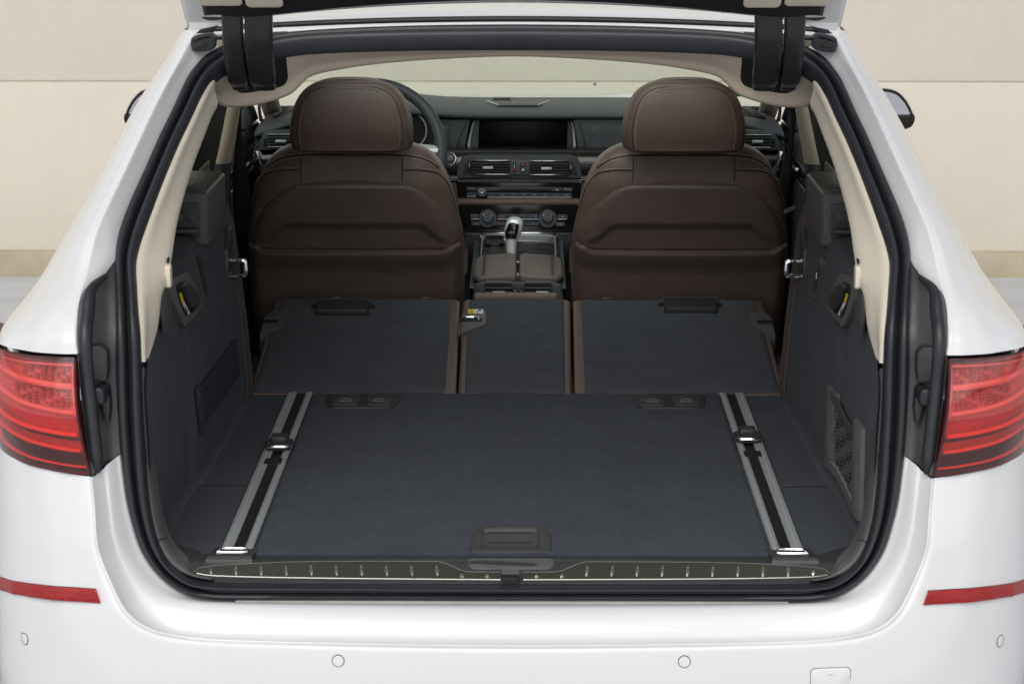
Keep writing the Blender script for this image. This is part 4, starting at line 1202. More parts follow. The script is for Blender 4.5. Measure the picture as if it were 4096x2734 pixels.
    def stitches(pts, name, m, par, every=.0085, ln=.0055, r=.0011):
        mb = MB(); acc = 0; on = None
        for a, b in zip(pts, pts[1:]):
            a, b = Vector(a), Vector(b); d = (b - a).length
            if d < 1e-6:
                continue
            t = 0
            while t < d:
                if acc % every < ln:
                    q = a.lerp(b, t / d)
                    e = a.lerp(b, min(1, (t + .0019) / d))
                    mb.tube([q, e], r, 3, cap=False)
                t += .0019; acc += .0019
        st_ = mb.build(name, m, par); st_['kind'] = 'stuff'
        return st_
    stitches([(hx + x * .945, hface(hx + x * .945, 1.09 + (z - 1.09) * .965) - .0012, 1.09 + (z - 1.09) * .965) for x, z in sm], 'stitching', 'thread', hr, r=.0009)
    for dx in (-.077, .071):
        po = MB().lathe([(.0075, -.02), (.0075, .004), (.006, .007), (.003, .008)], (hx + dx, 1.803, 1.0700), (0, -.1, 1), 12).build('headrest_post', 'satin', body)
    # seams over the shoulders
    def bface(x, z, lift=.0008):
        w = interp(BW, z); u = min(.985, abs(x - xc) / w)
        c = u ** (1 / .42); s_ = math.sqrt(max(0, 1 - c * c))
        dep = .15 if z < 1.04 else .15 - (z - 1.04) * 1.8
        return (x, interp(BYk, z) + dep / 2 - dep / 2 * s_ ** .55 - lift, z)
    top = smooth([(-.205, 1.022), (-.185, 1.038), (-.16, 1.049), (-.125, 1.055), (-.08, 1.057), (0, 1.0565), (.08, 1.057), (.125, 1.055), (.16, 1.049), (.185, 1.038), (.205, 1.022)], 10)
    for dz, m, nm in ((0, 'thread_dark', 'seam'),):
        MB().tube([bface(xc + x, z + dz) for x, z in top], .0013, 5).build(nm, m, body)
    for dz in (.0042, -.0042):
        stitches([bface(xc + x, z + dz, .0014) for x, z in top], 'stitching', 'thread', body)
    for k in (-1, 1):
        v = [(k * .1195, 1.053 - i * .006) for i in range(11)]
        MB().tube([bface(xc + x, z) for x, z in v], .0012, 5).build('seam', 'thread_dark', body)
        stitches([bface(xc + x + .0035, z, .0012) for x, z in v], 'stitching', 'thread', body, r=.0009)
        hline = smooth([(k * .122, 1.022), (k * .165, 1.0205), (k * .20, 1.012), (k * .222, .990), (k * .235, .962), (k * .245, .925)], 6)
        MB().tube([bface(xc + x, z) for x, z in hline], .0013, 5).build('seam', 'thread_dark', body)
        stitches([bface(xc + x, z + .0045, .0012) for x, z in hline], 'stitching', 'thread', body, r=.0009)
    return body
S1 = seat(-.390, 1)
S2 = seat(.392, -1)
# backrest release lever on the passenger side
MB().loft([[(.628, 1.775, .930), (.628, 1.775, .920), (.633, 1.765, .922), (.633, 1.765, .932)], [(.648, 1.75, .943), (.647, 1.75, .934), (.652, 1.745, .936), (.652, 1.745, .945)]], 1, 3, cu=True, cap=True).build('release_lever', 'plastic_grey', S2)

# rear seat side bolsters
for s in (1, -1):
    rows = []
    for z, x0, x1, y0 in ((.50, -.735, -.625, 1.28), (.62, -.735, -.618, 1.28), (.72, -.735, -.620, 1.30), (.82, -.737, -.632, 1.34), (.90, -.738, -.650, 1.37), (.955, -.738, -.675, 1.40), (.972, -.735, -.70, 1.43)):
        rows.append(sec_loop((x0 + x1) / 2, (x1 - x0) / 2, y0, .20, z, 24, .5))
    MB().loft(rows, 1, 3, cu=True, cap=True).build('side_bolster', 'leather', car, s)

# ================================================================ cabin sides
for s in (1, -1):
    rd = MB().side([(1.10, .32), (1.93, .32), (1.93, .955), (1.5, .965), (1.10, .985)], -.80, -.735, .012).build('rear_door_panel', 'dash_low', car, s)
    MB().side([(1.2, .79), (1.9, .775), (1.9, .785), (1.2, .80)], -.737, -.725, .003).build('door_pull', 'chrome', rd, s)
    MB().side(rrect(1.50, 1.72, .995, 1.065, .03), -.775, -.712, .02, 3).build('outer_head_restraint', 'leather', rd, s)
    MB().prism([(1.42, .97), (1.90, .955), (1.88, 1.06), (1.80, 1.22), (1.74, 1.36), (1.42, 1.36), (1.42, 1.2)], -.748, -.741, lambda a, b, d: (d + (b - .96) * .27, a, b)).build('rear_door_upper_frame', 'slot', rd, s)  # solid black plate standing in for the rear door's upper frame
    # pillar between the doors: sand upper, dark lower
    pil = []
    for z, x0, x1, y in ((1.018, -.740, -.694, 1.94), (1.06, -.734, -.686, 1.932), (1.10, -.726, -.677, 1.925), (1.15, -.716, -.667, 1.915), (1.25, -.695, -.645, 1.895), (1.36, -.665, -.615, 1.875)):
        pil.append([(x0 - .02, y - .02, z), (x0, y - .028, z), (x0 + (x1 - x0) * .5, y - .030, z), (x1 - .010, y - .024, z), (x1 - .002, y - .010, z), (x1, y + .02, z), (x1 - .01, y + .08, z)])
    bp = MB().loft(pil, 3, 3).build('door_pillar', 'beige_pillar', car, s)
    rows = [[(x, y, z) for x, y, _ in pil[0]] for z in (1.017, .95, .80, .55)]
    rows = [[(x - .004 * (k if False else 1), y + .001, z) for x, y, z in r] for k, r in enumerate(rows)]
    MB().loft(rows, 3, 2).build('pillar_lower', 'plastic', bp, s)
    # front door
    fd = MB().side([(2.06, .32), (3.25, .32), (3.25, .965), (2.7, .985), (2.06, .985)], -.83, -.768, .014).build('front_door_panel', 'dash_low', car, s)
    MB().side([(2.3, .875), (3.2, .880), (3.2, .925), (2.3, .915)], -.770, -.760, .004).build('wood_strip', 'wood', fd, s)
    MB().side([(2.3, .862), (3.2, .868), (3.2, .876), (2.3, .870)], -.772, -.757, .002).build('chrome_strip', 'chrome', fd, s)
    MB().tube([(-.758, 2.62, .905), (-.748, 2.64, .906), (-.748, 2.74, .908), (-.758, 2.76, .908)], .006, 6).build('door_handle', 'chrome', fd, s)
    MB().side([(2.86, .985), (3.2, .975), (3.1, 1.02), (2.94, 1.07), (2.86, 1.08)], -.800, -.764, .005).build('mirror_triangle', 'dash', fd, s)
    MB().prism([(2.10, .985), (2.86, .985), (2.84, 1.12), (2.70, 1.22), (2.45, 1.34), (1.98, 1.36)], -.790, -.786, lambda a, b, d: (d + (b - .985) * .33, a, b)).build('window_glass', 'side_glass', fd, s)
    MB().loft([[(-.762, 3.18, .97), (-.742, 3.12, .975), (-.742, 3.05, .98)], [(-.752, 3.05, 1.05), (-.735, 2.98, 1.05), (-.735, 2.93, 1.05)], [(-.70, 2.6, 1.32), (-.68, 2.55, 1.32), (-.68, 2.5, 1.32)]], 2, 4).build('window_frame', 'slot', fd, s)
    # windscreen pillar
    rows = []
    for y, z, x in ((3.42, .955, -.735), (3.25, 1.01, -.728), (3.05, 1.085, -.712), (2.8, 1.22, -.672), (2.5, 1.37, -.625)):
        rows.append([(x - .03, y - .05, z), (x - .012, y - .06, z), (x + .008, y - .045, z), (x + .018, y - .015, z), (x + .018, y + .02, z)])
    MB().loft(rows, 4, 4).build('windscreen_pillar', 'beige_pillar', car, s)
    # seat belt
    if s == 1:
        P = [(-.668, 1.985, 1.30), (-.676, 1.985, 1.115), (-.678, 1.99, 1.05), (-.678, 1.99, .98), (-.675, 1.99, .90), (-.677, 1.99, .84), (-.682, 1.99, .77), (-.685, 1.99, .55)]
        Wd = [.004, .004, .010, .018, .022, .019, .013, .013]
    else:
        P = [(-.655, 1.985, 1.30), (-.668, 1.985, 1.13), (-.663, 1.99, 1.05), (-.655, 1.99, .99), (-.650, 1.99, .94), (-.655, 1.99, .88), (-.660, 1.99, .77), (-.662, 1.99, .55)]
        Wd = [.007, .007, .005, .014, .011, .007, .010, .012]
    rows = [[(x - w, y - .002, z), (x, y - .004, z), (x + w, y - .002, z)] for (x, y, z), w in zip(P, Wd)]
    thick(MB().loft(rows, 2, 5).build('seat_belt', 'belt', car, s), .0015)
    # door mirror
    hx = -1.0
    o = smooth([(-.925, 1.005), (-.93, 1.09), (-.97, 1.118), (-1.02, 1.114), (-1.052, 1.088), (-1.074, 1.048), (-1.074, 1.024), (-1.055, 1.008), (-.99, .995)], 4, True)
    cx, cz = -1.0, 1.058
    rows = []
    for y, k in ((2.700, .93), (2.697, .985), (2.705, 1.0), (2.74, .99), (2.78, .90), (2.81, .70), (2.825, .35)):
        rows.append([(cx + (x - cx) * k, y, cz + (z - cz) * k) for x, z in o])
    mh = MB().grid(rows, True)
    nc = len(o); mh.f.append(tuple((len(rows) - 1) * nc + j for j in range(nc)))
    mir = mh.build('door_mirror', 'paint', car, s, ang=60)
    rows = [[(cx + (x - cx) * k, y, cz + (z - cz) * k) for x, z in o] for y, k in ((2.696, .965), (2.692, .95), (2.692, .86), (2.704, .84), (2.706, .4))]
    MB().grid(rows, True).build('mirror_bezel', 'gloss', mir, s)
    MB().prism([(cx + (x - cx) * .845, cz + (z - cz) * .83) for x, z in o], 2.698, 2.704, lambda a, b, d: (a, d + (a + 1.0) * .18 * 0, b), 0).build('mirror_glass', 'mirror', mir, s)
    MB().plate([(cx + (x - cx) * 1.01, cz + (z - cz) * 1.0) for x, z in o if z < 1.05], 2.694, 2.76, .003).build('mirror_base', 'gloss', mir, s)
    MB().prism(rrect(2.70, 2.80, .985, 1.01, .008), -.97, -.80, lambda a, b, d: (d, a, b + (d + .97) * -.05), .003).build('mirror_foot', 'gloss', mir, s)
    # chrome tip of the rear door handle on the flank
    MB().tube([(-.925, 1.66, .872), (-.955, 1.70, .875), (-.957, 1.80, .876), (-.955, 1.86, .875), (-.925, 1.90, .872)], .012, 8).build('door_handle', 'paint', car, s)
    # quarter window
    MB().loft([[(-.655, .62, 1.30), (-.66, .9, 1.30), (-.66, 1.2, 1.30)], [(-.735, .62, 1.08), (-.745, .9, 1.08), (-.75, 1.2, 1.08)]], 2, 2).build('quarter_window', 'slot', car, s)

# ================================================================ dashboard
def hood_bump(x):
    return math.exp(-((x + .43) / .17) ** 2)
xs = [-.74, -.70, -.64, -.57, -.50, -.43, -.36, -.30, -.25, -.20, -.15, -.08, 0, .08, .15, .20, .25, .32, .40, .50, .58, .65, .70, .74]
prof = [(3.55, .985), (3.42, 1.010), (3.28, 1.030), (3.15, 1.0385), (3.02, 1.042), (2.93, 1.038), (2.88, 1.032), (2.86, 1.0265), (2.857, 1.0205), (2.865, 1.014), (2.90, 1.010)]
rows = []
for k, (y, z) in enumerate(prof):
    row = []
    for x in xs:
        hb_ = hood_bump(x)
        zz = z + .030 * hb_ * (1 if y < 3.2 else .4) - .055 * (abs(x) / .74) ** 5
        yy = y - (.07 * hb_ if y < 2.95 else 0) + .03 * (abs(x) / .74) ** 2 * (y > 2.95)
        row.append((x, yy, zz))
    rows.append(row)
# face below the brow
for y, z in ((2.925, .995), (2.93, .96), (2.92, .925), (2.90, .90)):
    rows.append([(x, (y if abs(x - .012) < .17 else 2.865 - .04 * hood_bump(x)) + (.0 if abs(x) < .6 else .02), z - .04 * (abs(x) / .74) ** 5 * (z > .95)) for x in xs])
dash = MB().loft(rows, 3, 2).build('dashboard', 'dash', car, ang=50)
# centre speaker grille in the top
o = [(-.094, 3.06), (.086, 3.06), (.052, 2.945), (-.059, 2.945)]
MB().prism(o, -.001, .003, lambda a, b, d: (a, b, 1.0405 + d + (b - 3.0) * -.01), .001).build('speaker_grille', 'plastic', dash)
for x0, x1 in ((-.094, -.059), (.086, .052)):
    MB().tube([(x0, 3.06, 1.0435), (x1, 2.945, 1.0445)], .0022, 5).build('grille_edge', 'satin', dash)
MB().box(-.078, -.025, 3.10, 3.13, 1.036, 1.0475, .003).build('light_sensor', 'plastic', dash)
# display in its bay
scr = MB().plate([(-.1165, .914), (.1335, .914), (.136, 1.004), (-.1115, 1.004)], 2.905, 2.92, .001).build('display_screen', 'screen', car)
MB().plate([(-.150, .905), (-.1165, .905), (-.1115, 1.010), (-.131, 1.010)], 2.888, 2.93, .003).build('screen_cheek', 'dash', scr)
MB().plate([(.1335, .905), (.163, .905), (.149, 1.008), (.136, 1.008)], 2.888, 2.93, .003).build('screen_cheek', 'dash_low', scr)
for pts in ([(-.1255, 1.008), (-.1325, .985), (-.139, .955), (-.1445, .920)], [(.1465, 1.005), (.1515, .985), (.1545, .955), (.1565, .918)]):
    mb = MB().loft([[(x - .0016 - .0024 * k / 3, 2.883, z) for k, (x, z) in enumerate(pts)], [(x, 2.880, z) for x, z in pts], [(x + .0016 + .0024 * k / 3, 2.883, z) for k, (x, z) in enumerate(pts)]], 4, 2)
    mb.build('screen_blade', 'blade', scr)
for pts in ([(-.145, 1.008), (-.164, .970), (-.177, .922)], [(.165, 1.006), (.179, .970), (.188, .920)]):
    MB().tube([(x, 2.8655, z) for x, z in smooth(pts, 6)], .0010, 5).build('pod_joint', 'slot', scr)
for x0, x1 in ((-.30, -.155), (.163, .40)):
    MB().plate([(x0, .92), (x1, .92), (x1 + (.018 if x1 < 0 else 0), 1.012), (x0, 1.012)] if x1 < 0 else [(x0 + .004, .92), (x1, .92), (x1, 1.012), (x0 - .012, 1.012)], 2.868, 2.93, .004).build('dash_pod', 'dash', scr)
# wood band across
band = MB().loft([[(x, 2.86, .938 - .004 * (x > .2)) for x in (-.74, -.4, -.2, 0, .2, .4, .74)], [(x, 2.80 + .05 * (abs(x) / .74) ** 3, .9395) for x in (-.74, -.4, -.2, 0, .2, .4, .74)],
                  [(x, 2.785 + .05 * (abs(x) / .74) ** 3, .930) for x in (-.74, -.4, -.2, 0, .2, .4, .74)], [(x, 2.772 + .05 * (abs(x) / .74) ** 3, .905) for x in (-.74, -.4, -.2, 0, .2, .4, .74)],
                  [(x, 2.768 + .05 * (abs(x) / .74) ** 3, .875) for x in (-.74, -.4, -.2, 0, .2, .4, .74)], [(x, 2.772 + .05 * (abs(x) / .74) ** 3, .858) for x in (-.74, -.4, -.2, 0, .2, .4, .74)]], 4, 3).build('wood_band', 'wood', car)
MB().box(-.40, .40, 2.752, 2.80, .8525, .8605, .002).build('band_chrome_strip', 'chrome', band)
for x in (-.705, .705):
    MB().tube([(x * 1.03, 2.77, .935), (x * 1.015, 2.765, .90), (x * .99, 2.77, .855)], .008, 8).build('end_blade', 'chrome', band)
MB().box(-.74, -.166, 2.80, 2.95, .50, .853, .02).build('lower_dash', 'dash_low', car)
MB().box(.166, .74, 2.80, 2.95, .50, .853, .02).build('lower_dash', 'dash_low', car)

def vent(name, frame_out, cav, slats, ytop, ychrome, tab, par, wheelx=None):
    """air vent: dark cavity, slats, chrome borders and thumb tab"""
    x0, x1, z0, z1 = cav
    v = MB().plate(frame_out, ytop - .012, ytop + .03, .004, 3).build(name, 'dash_low', par)
    MB().box(x0, x1, ytop - .0135, ytop + .02, z0, z1).build('vent_cavity', 'slot', v)
    for k in range(slats):
        z = z0 + (z1 - z0) * (k + 1) / (slats + 1)
        MB().prism([(-.006, -.0006), (-.004, .0014), (.008, .0022), (.008, .0010), (-.004, -.0014)], x0, x1, lambda a, b, d, z=z: (d, ytop - .016 + a, z + b), .0).build('vent_slat', 'plastic', v)
    for z in ychrome:
        MB().box(x0, x1, ytop - .0185, ytop - .012, z - .0012, z + .0012, .0006).build('vent_border', 'chrome', v)
    if tab:
        MB().box(tab[0], tab[1], ytop - .028, ytop - .014, tab[2] - .0035, tab[2] + .0035, .0015).build('vent_tab', 'satin', v)
    return v
cv = MB().plate(smooth([(-.1715, .864), (-.1715, .874), (-.1665, .900), (-.156, .921), (-.138, .9275), (0, .928), (.14, .9275), (.158, .922), (.1675, .908), (.173, .876), (.1725, .864)], 1), 2.745, 2.79, .004, 3).build('centre_vent_unit', 'dash_low', car)
MB().plate(smooth([(-.155, .8755), (-.150, .900), (-.140, .917), (0, .9185), (.147, .9165), (.156, .900), (.161, .8735)], 1), 2.7435, 2.76, .001).build('vent_bezel', 'plastic', cv)
vL = vent('air_vent', rrect(-.1315, -.0245, .8745, .9165, .003), (-.130, -.026, .877, .9145), 4, 2.7525, (.9150, .8770), (-.100, -.071, .8965), car)
vR = vent('air_vent', rrect(.0275, .1375, .8735, .9165, .003), (.029, .136, .876, .9135), 4, 2.7525, (.9140, .8760), (.061, .090, .8945), car)
MB().plate([(-.024, .8765), (.027, .8755), (.0295, .9150), (-.0205, .9155)], 2.7385, 2.75, .001).build('switch_plate', 'plastic_grey', cv)
for z0, z1, nm in ((.8985, .9105, 'hazard_switch'), (.8825, .8975, 'lock_switch')):
    MB().plate([(.0015 + (.002 if z0 < .89 else 0), z0), (.0205 - (.002 if z0 < .89 else 0), z0), (.0205 - (.002 if z0 > .89 else 0), z1), (.0015 + (.002 if z0 > .89 else 0), z1)], 2.7345, 2.742, .0012).build(nm, 'button', cv)
MB().plate([(.0065, .9015), (.0155, .9015), (.011, .9085)], 2.7335, 2.7350).build('hazard_mark', 'print_red', cv)
MB().plate([(.0075, .8875), (.0145, .8875), (.0145, .8925), (.010, .8925)], 2.7335, 2.7350).build('lock_mark', 'print_white', cv)
for x, zc in ((-.0125, .897), (-.1365, .900), (.1425, .8955)):
    MB().plate(rrect(x - .004, x + .004, zc - .013, zc + .013, .002), 2.7350, 2.745, .001).build('thumb_wheel', 'slot', cv)
    MB().plate([(x - .0007, zc - .003), (x + .0007, zc - .003), (x + .0007, zc + .008), (x - .0007, zc + .008)], 2.7342, 2.7352).build('wheel_mark', 'print_white', cv)
MB().plate(rrect(-.0150, -.0100, .8875, .8925, .001), 2.7340, 2.7352).build('warm_mark', 'print_red', cv)
MB().plate(rrect(-.0150, -.0100, .9045, .9075, .001), 2.7340, 2.7352).build('cold_mark', 'print_blue', cv)
# start button
st = MB().lathe([(.0185, 0), (.0185, .006), (.0165, .009), (.0148, .009), (.0148, .006)], (-.190, 2.772, .9155), (0, -1, .15), 28).build('start_button', 'chrome', car)
MB().lathe([(.0147, 0), (.0147, .0075), (.012, .0085)], (-.190, 2.772, .9155), (0, -1, .15), 24).build('button_cap', 'button', st)
MB().plate([(-.2065, .908), (-.1735, .908), (-.179, .8935), (-.184, .891), (-.197, .891), (-.202, .8935)], 2.762, 2.775, .002).build('auto_stop_key', 'button', st)
text('start_lettering', 'START\nSTOP', .0062, lambda a, b, d: (-.190 + a, 2.7620, .9185 + b), 'print_white', st)
text('key_lettering', 'OFF', .0045, lambda a, b, d: (-.187 + a, 2.7612, .8985 + b), 'print_white', st)
# radio
ra = MB().plate([(-.168, .857), (.172, .856), (.164, .8115), (-.166, .8115)], 2.718, 2.77, .002).build('radio_panel', 'gloss', car)
def key(x0, x1, z0, z1, y, par, m='button'):
    return MB().plate([(x0, z0), (x1, z0), (x1, z1), (x0, z1)], y - .004, y + .01, .0008).build('button', m, par)
key(-.1435, -.1175, .8355, .8445, 2.716, ra); key(-.1165, .0905, .8345, .844, 2.716, ra)
key(.0915, .1195, .8335, .8435, 2.716, ra); key(.1205, .1475, .8330, .8430, 2.716, ra)
MB().box(-.055, .086, 2.7095, 2.72, .8375, .8405).build('disc_slot', 'slot', ra)
key(-.143, -.1165, .8215, .8305, 2.716, ra)
for k in range(8):
    x0 = -.0885 + k * .02925
    key(x0, x0 + .0283, .8195 - .0002 * k, .8295 - .0002 * k, 2.716, ra)
    text('key_lettering', str(k + 1), .0058, lambda a, b, d, x0=x0, k=k: (x0 + .0142 + a, 2.7112, .8245 - .0002 * k + b), 'print_white', ra)
text('key_lettering', 'MODE', .0050, lambda a, b, d: (-.1305 + a, 2.7112, .840 + b), 'print_grey', ra)
for pts in ([(.1025, .8365), (.1075, .8365), (.105, .8405)], [(.1295, .838), (.1265, .840), (.1295, .842)], [(.1385, .836), (.1415, .838), (.1385, .840)]):
    MB().plate(pts, 2.7108, 2.7122).build('key_mark', 'print_white', ra)
MB().box(-.143, -.1185, 2.711, 2.722, .8185, .8200, .0004).build('chrome_line', 'satin', ra)
MB().box(-.086, .145, 2.711, 2.722, .8162, .8177, .0004).build('chrome_line', 'satin', ra)
def knob(x, z, y, r, par, ring=.7, lab=None):
    k = MB().lathe([(r, -.01), (r, .006), (r * .92, .010), (r * .86, .010)], (x, y, z), (0, -1, .12), 28).build('rotary_knob', 'button', par)
    MB().lathe([(r * (ring + .08), .008), (r * (ring + .06), .0155), (r * (ring - .02), .0165), (r * (ring - .06), .0150)], (x, y, z), (0, -1, .12), 28).build('knob_ring', 'chrome', par)
    MB().lathe([(r * (ring - .05), .01), (r * (ring - .06), .0150), (r * .1, .0152)], (x, y, z), (0, -1, .12), 24).build('knob_face', 'button', par)
    if lab:
        text('knob_lettering', lab, .0058, lambda a, b, d: (x + a, y - .0166, z + .0018 + b), 'print_grey', par)
knob(-.1015, .8305, 2.712, .0138, ra, .62)
MB().lathe([(.0030, .0160), (.0022, .0166)], (-.1015, 2.712, .8305), (0, -1, .12), 12).build('knob_dot', 'print_white', ra)
# brown leather strip and cheeks of the stack
stk = MB().box(-.168, .166, 2.690, 2.77, .7975, .8135, .004).build('stack_body', 'leather', car)
MB().box(-.166, .164, 2.735, 2.80, .50, .86, .0).build('stack_core', 'dash_low', stk)
for s in (1, -1):
    MB().loft([[(-.172, 2.70, .86), (-.166, 2.695, .80), (-.160, 2.66, .74), (-.14, 2.60, .70), (-.135, 2.45, .66)], [(-.20, 2.72, .855), (-.19, 2.715, .79), (-.185, 2.68, .72), (-.165, 2.60, .66), (-.155, 2.45, .62)]], 4, 2).build('stack_cheek', 'leather', stk, s)
# climate panel
cl = MB().plate([(-.161, .803), (.160, .803), (.149, .731), (-.149, .731)], 2.668, 2.73, .002).build('climate_panel', 'gloss', car)
for x0, x1, z0, z1 in ((-.1325, -.1095, .7665, .7775), (-.0585, -.0300, .7665, .7775), (-.0290, -.0035, .7665, .7775), (-.0025, .0240, .7665, .7775), (.0250, .0530, .7665, .7775), (.1065, .1330, .7655, .7765),
                       (-.1290, -.1060, .7465, .7570), (-.0680, -.0385, .7465, .7570), (.0, .0215, .7465, .7570), (.0225, .0550, .7460, .7570), (.1010, .1260, .7450, .7560)):
    key(x0, x1, z0, z1, 2.666, cl)
for body, x, z in (('MAX A/C', .0108, .772), ('SYNC', -.053, .752), ('OFF', -.0515, .769), ('OFF', .0315, .769), ('A/C', .010, .752)):
    text('key_lettering', body, .0048, lambda a, b, d, x=x, z=z: (x + a, 2.6612, z + b), 'print_grey', cl)
for x, z in ((-.121, .772), (-.044, .772), (-.016, .772), (.046, .772), (.1195, .771), (-.1175, .752), (.039, .7515), (.1135, .7505)):
    MB().plate(rrect(x - .0025, x + .0025, z - .0018, z + .0018, .001), 2.6606, 2.6622).build('key_mark', 'print_grey', cl)
for x0, x1 in ((-.1300, -.1090), (-.0590, .0555), (.1060, .1305)):
    MB().box(x0, x1, 2.660, 2.672, .7632, .7648, .0004).build('chrome_line', 'satin', cl)
for x in (-.085, .079):
    MB().lathe([(.0245, 0), (.0245, .005), (.0235, .006)], (x, 2.668, .7655), (0, -1, .1), 32).build('dial_rim', 'button', cl)
    knob(x, .7705, 2.662, .0165, cl, .74, 'AUTO')
    for sg, m in ((-1, 'print_blue'), (1, 'print_red')):
        MB().tube([(x + sg * .0225 * math.cos(a), 2.6615, .7655 + .0225 * math.sin(a)) for a in [R(-25 + 8 * q) for q in range(9)]], .0006, 4).build('dial_mark', m, cl)
MB().plate([(-.149, .7315), (.149, .7315), (.147, .7235), (-.147, .7235)], 2.640, 2.70, .002).build('tray_strip', 'chrome', cl)
MB().box(-.146, .146, 2.60, 2.70, .66, .722, .004).build('tray_face', 'slot', cl)
# outer vents
for s in (1, -1):
    vt = vent('air_vent', smooth([(-.725, .934), (-.722, .955), (-.712, .978), (-.695, .986), (-.60, .992), (-.55, .99), (-.54, .935)], 1), (-.697, -.56, .943, .980), 3, 2.818, (.9785, .9435), (-.675, -.645, .961), car)
    if s == -1:
        for o in [vt] + list(vt.children):
            for v in o.data.vertices:
                v.co.x = -v.co.x
            o.data.flip_normals()
    MB().plate(rrect(-.709, -.701, .946, .968, .002), 2.800, 2.81, .001).build('thumb_wheel', 'slot', vt, s)
    de = MB().prism([(-.70, 3.10), (-.56, 3.05), (-.54, 3.12), (-.66, 3.22)], 0, .004, lambda a, b, d: (a, b - .12, .995 + (abs(a) < .6) * .014 + (.70 - abs(a)) * .10 + d + (b - 3.1) * .1 + .006), .001).build('defrost_vent', 'slot', car, s)
    for k in range(5):
        t = k / 5
        MB().tube([(-.70 + .16 * t, 2.975 - .05 * t + .01, 1.001 + .026 * t + .010), (-.66 + .12 * t, 3.10 - .1 * t, 1.010 + .026 * t + .010)], .0025, 4).build('vent_slat', 'plastic', de, s)

# ---- steering wheel
SC = Vector((-.385, 2.40, .985)); AX = Vector((0, -.92, .39)).normalized()
U = Vector((1, 0, 0)); W = AX.cross(U)
ring = [tuple(SC + U * .183 * math.cos(2 * math.pi * k / 48) + W * .183 * math.sin(2 * math.pi * k / 48)) for k in range(48)]
sw = MB().tube(ring, .0155, 12, closed=True).build('steering_wheel', 'dash_low', car, ang=80)
MB().lathe([(.075, -.02), (.075, .02), (.06, .035), (.02, .04)], SC, tuple(AX), 24).build('airbag_cover', 'dash_low', sw)
for a in (0, 180, 270):
    d = U * math.cos(R(a)) + W * math.sin(R(a))
    MB().tube([tuple(SC + d * .05), tuple(SC + d * .12), tuple(SC + d * .178)], [.03, .02, .014], 10).build('spoke', 'satin', sw)
for sg in (1, -1):
    MB().prism([(.085, -.012), (.125, -.018), (.128, .012), (.110, .030), (.088, .024)], .03, .034, lambda a, b, d, sg=sg: tuple(SC + U * (a * sg) + W * b - AX * d), .001).build('shift_paddle', 'chrome', sw)
    text('paddle_lettering', '+', .012, lambda a, b, d, sg=sg: tuple(SC + U * (.110 * sg + a) + W * (.005 + b) - AX * .0285), 'print_black', sw)
MB().loft([[tuple(Vector((-.385 + .155 * math.cos(2 * math.pi * k / 20), 2.84, .985 + .075 * math.sin(2 * math.pi * k / 20)))) for k in range(20)],
           [tuple(Vector((-.385 + .145 * math.cos(2 * math.pi * k / 20), 2.87, .985 + .065 * math.sin(2 * math.pi * k / 20)))) for k in range(20)]], 1, 1, cu=True, cap=True).build('instrument_cluster', 'slot', car)
for x in (-.455, -.31):
    MB().tube([(x + .052 * math.cos(2 * math.pi * k / 24), 2.838, .985 + .052 * math.sin(2 * math.pi * k / 24)) for k in range(24)], .0022, 5, closed=True).build('gauge_ring', 'satin', car)

# ---- centre console
con = MB().loft([[(-.118, y, .40) for y in (2.035, 2.2, 2.4, 2.6, 2.72)], [(-.118, y, z) for y, z in ((2.035, .66), (2.2, .67), (2.4, .675), (2.6, .69), (2.72, .71))],
                 [(-.108, y, z) for y, z in ((2.035, .69), (2.2, .695), (2.4, .695), (2.6, .71), (2.72, .722))], [(0, y, z) for y, z in ((2.035, .695), (2.2, .698), (2.4, .698), (2.6, .712), (2.72, .724))],
                 [(.108, y, z) for y, z in ((2.035, .69), (2.2, .695), (2.4, .695), (2.6, .71), (2.72, .722))], [(.118, y, z) for y, z in ((2.035, .66), (2.2, .67), (2.4, .675), (2.6, .69), (2.72, .71))],
                 [(.118, y, .40) for y in (2.035, 2.2, 2.4, 2.6, 2.72)]], 3, 2).build('centre_console', 'dash_low', car)
def top_z(y):
    return .699 + (y - 2.3) * .065
MB().prism(rrect(-.106, .106, 2.30, 2.64, .02), 0, .006, lambda a, b, d: (a, b, top_z(b) + d), .002).build('console_trim', 'wood', con)
MB().tube([(a, b, top_z(b) + .0065) for a, b in rrect(-.098, .098, 2.32, 2.62, .02)], .0012, 5, closed=True).build('trim_line', 'satin', con)
MB().prism(rrect(-.092, -.040, 2.50, 2.60, .012), .004, .012, lambda a, b, d: (a, b, top_z(b) + d), .002).build('parking_switch_plate', 'gloss', con)
MB().prism(rrect(-.096, -.075, 2.36, 2.42, .004), .005, .013, lambda a, b, d: (a, b, top_z(b) + d), .002).build('mode_switch', 'gloss', con)
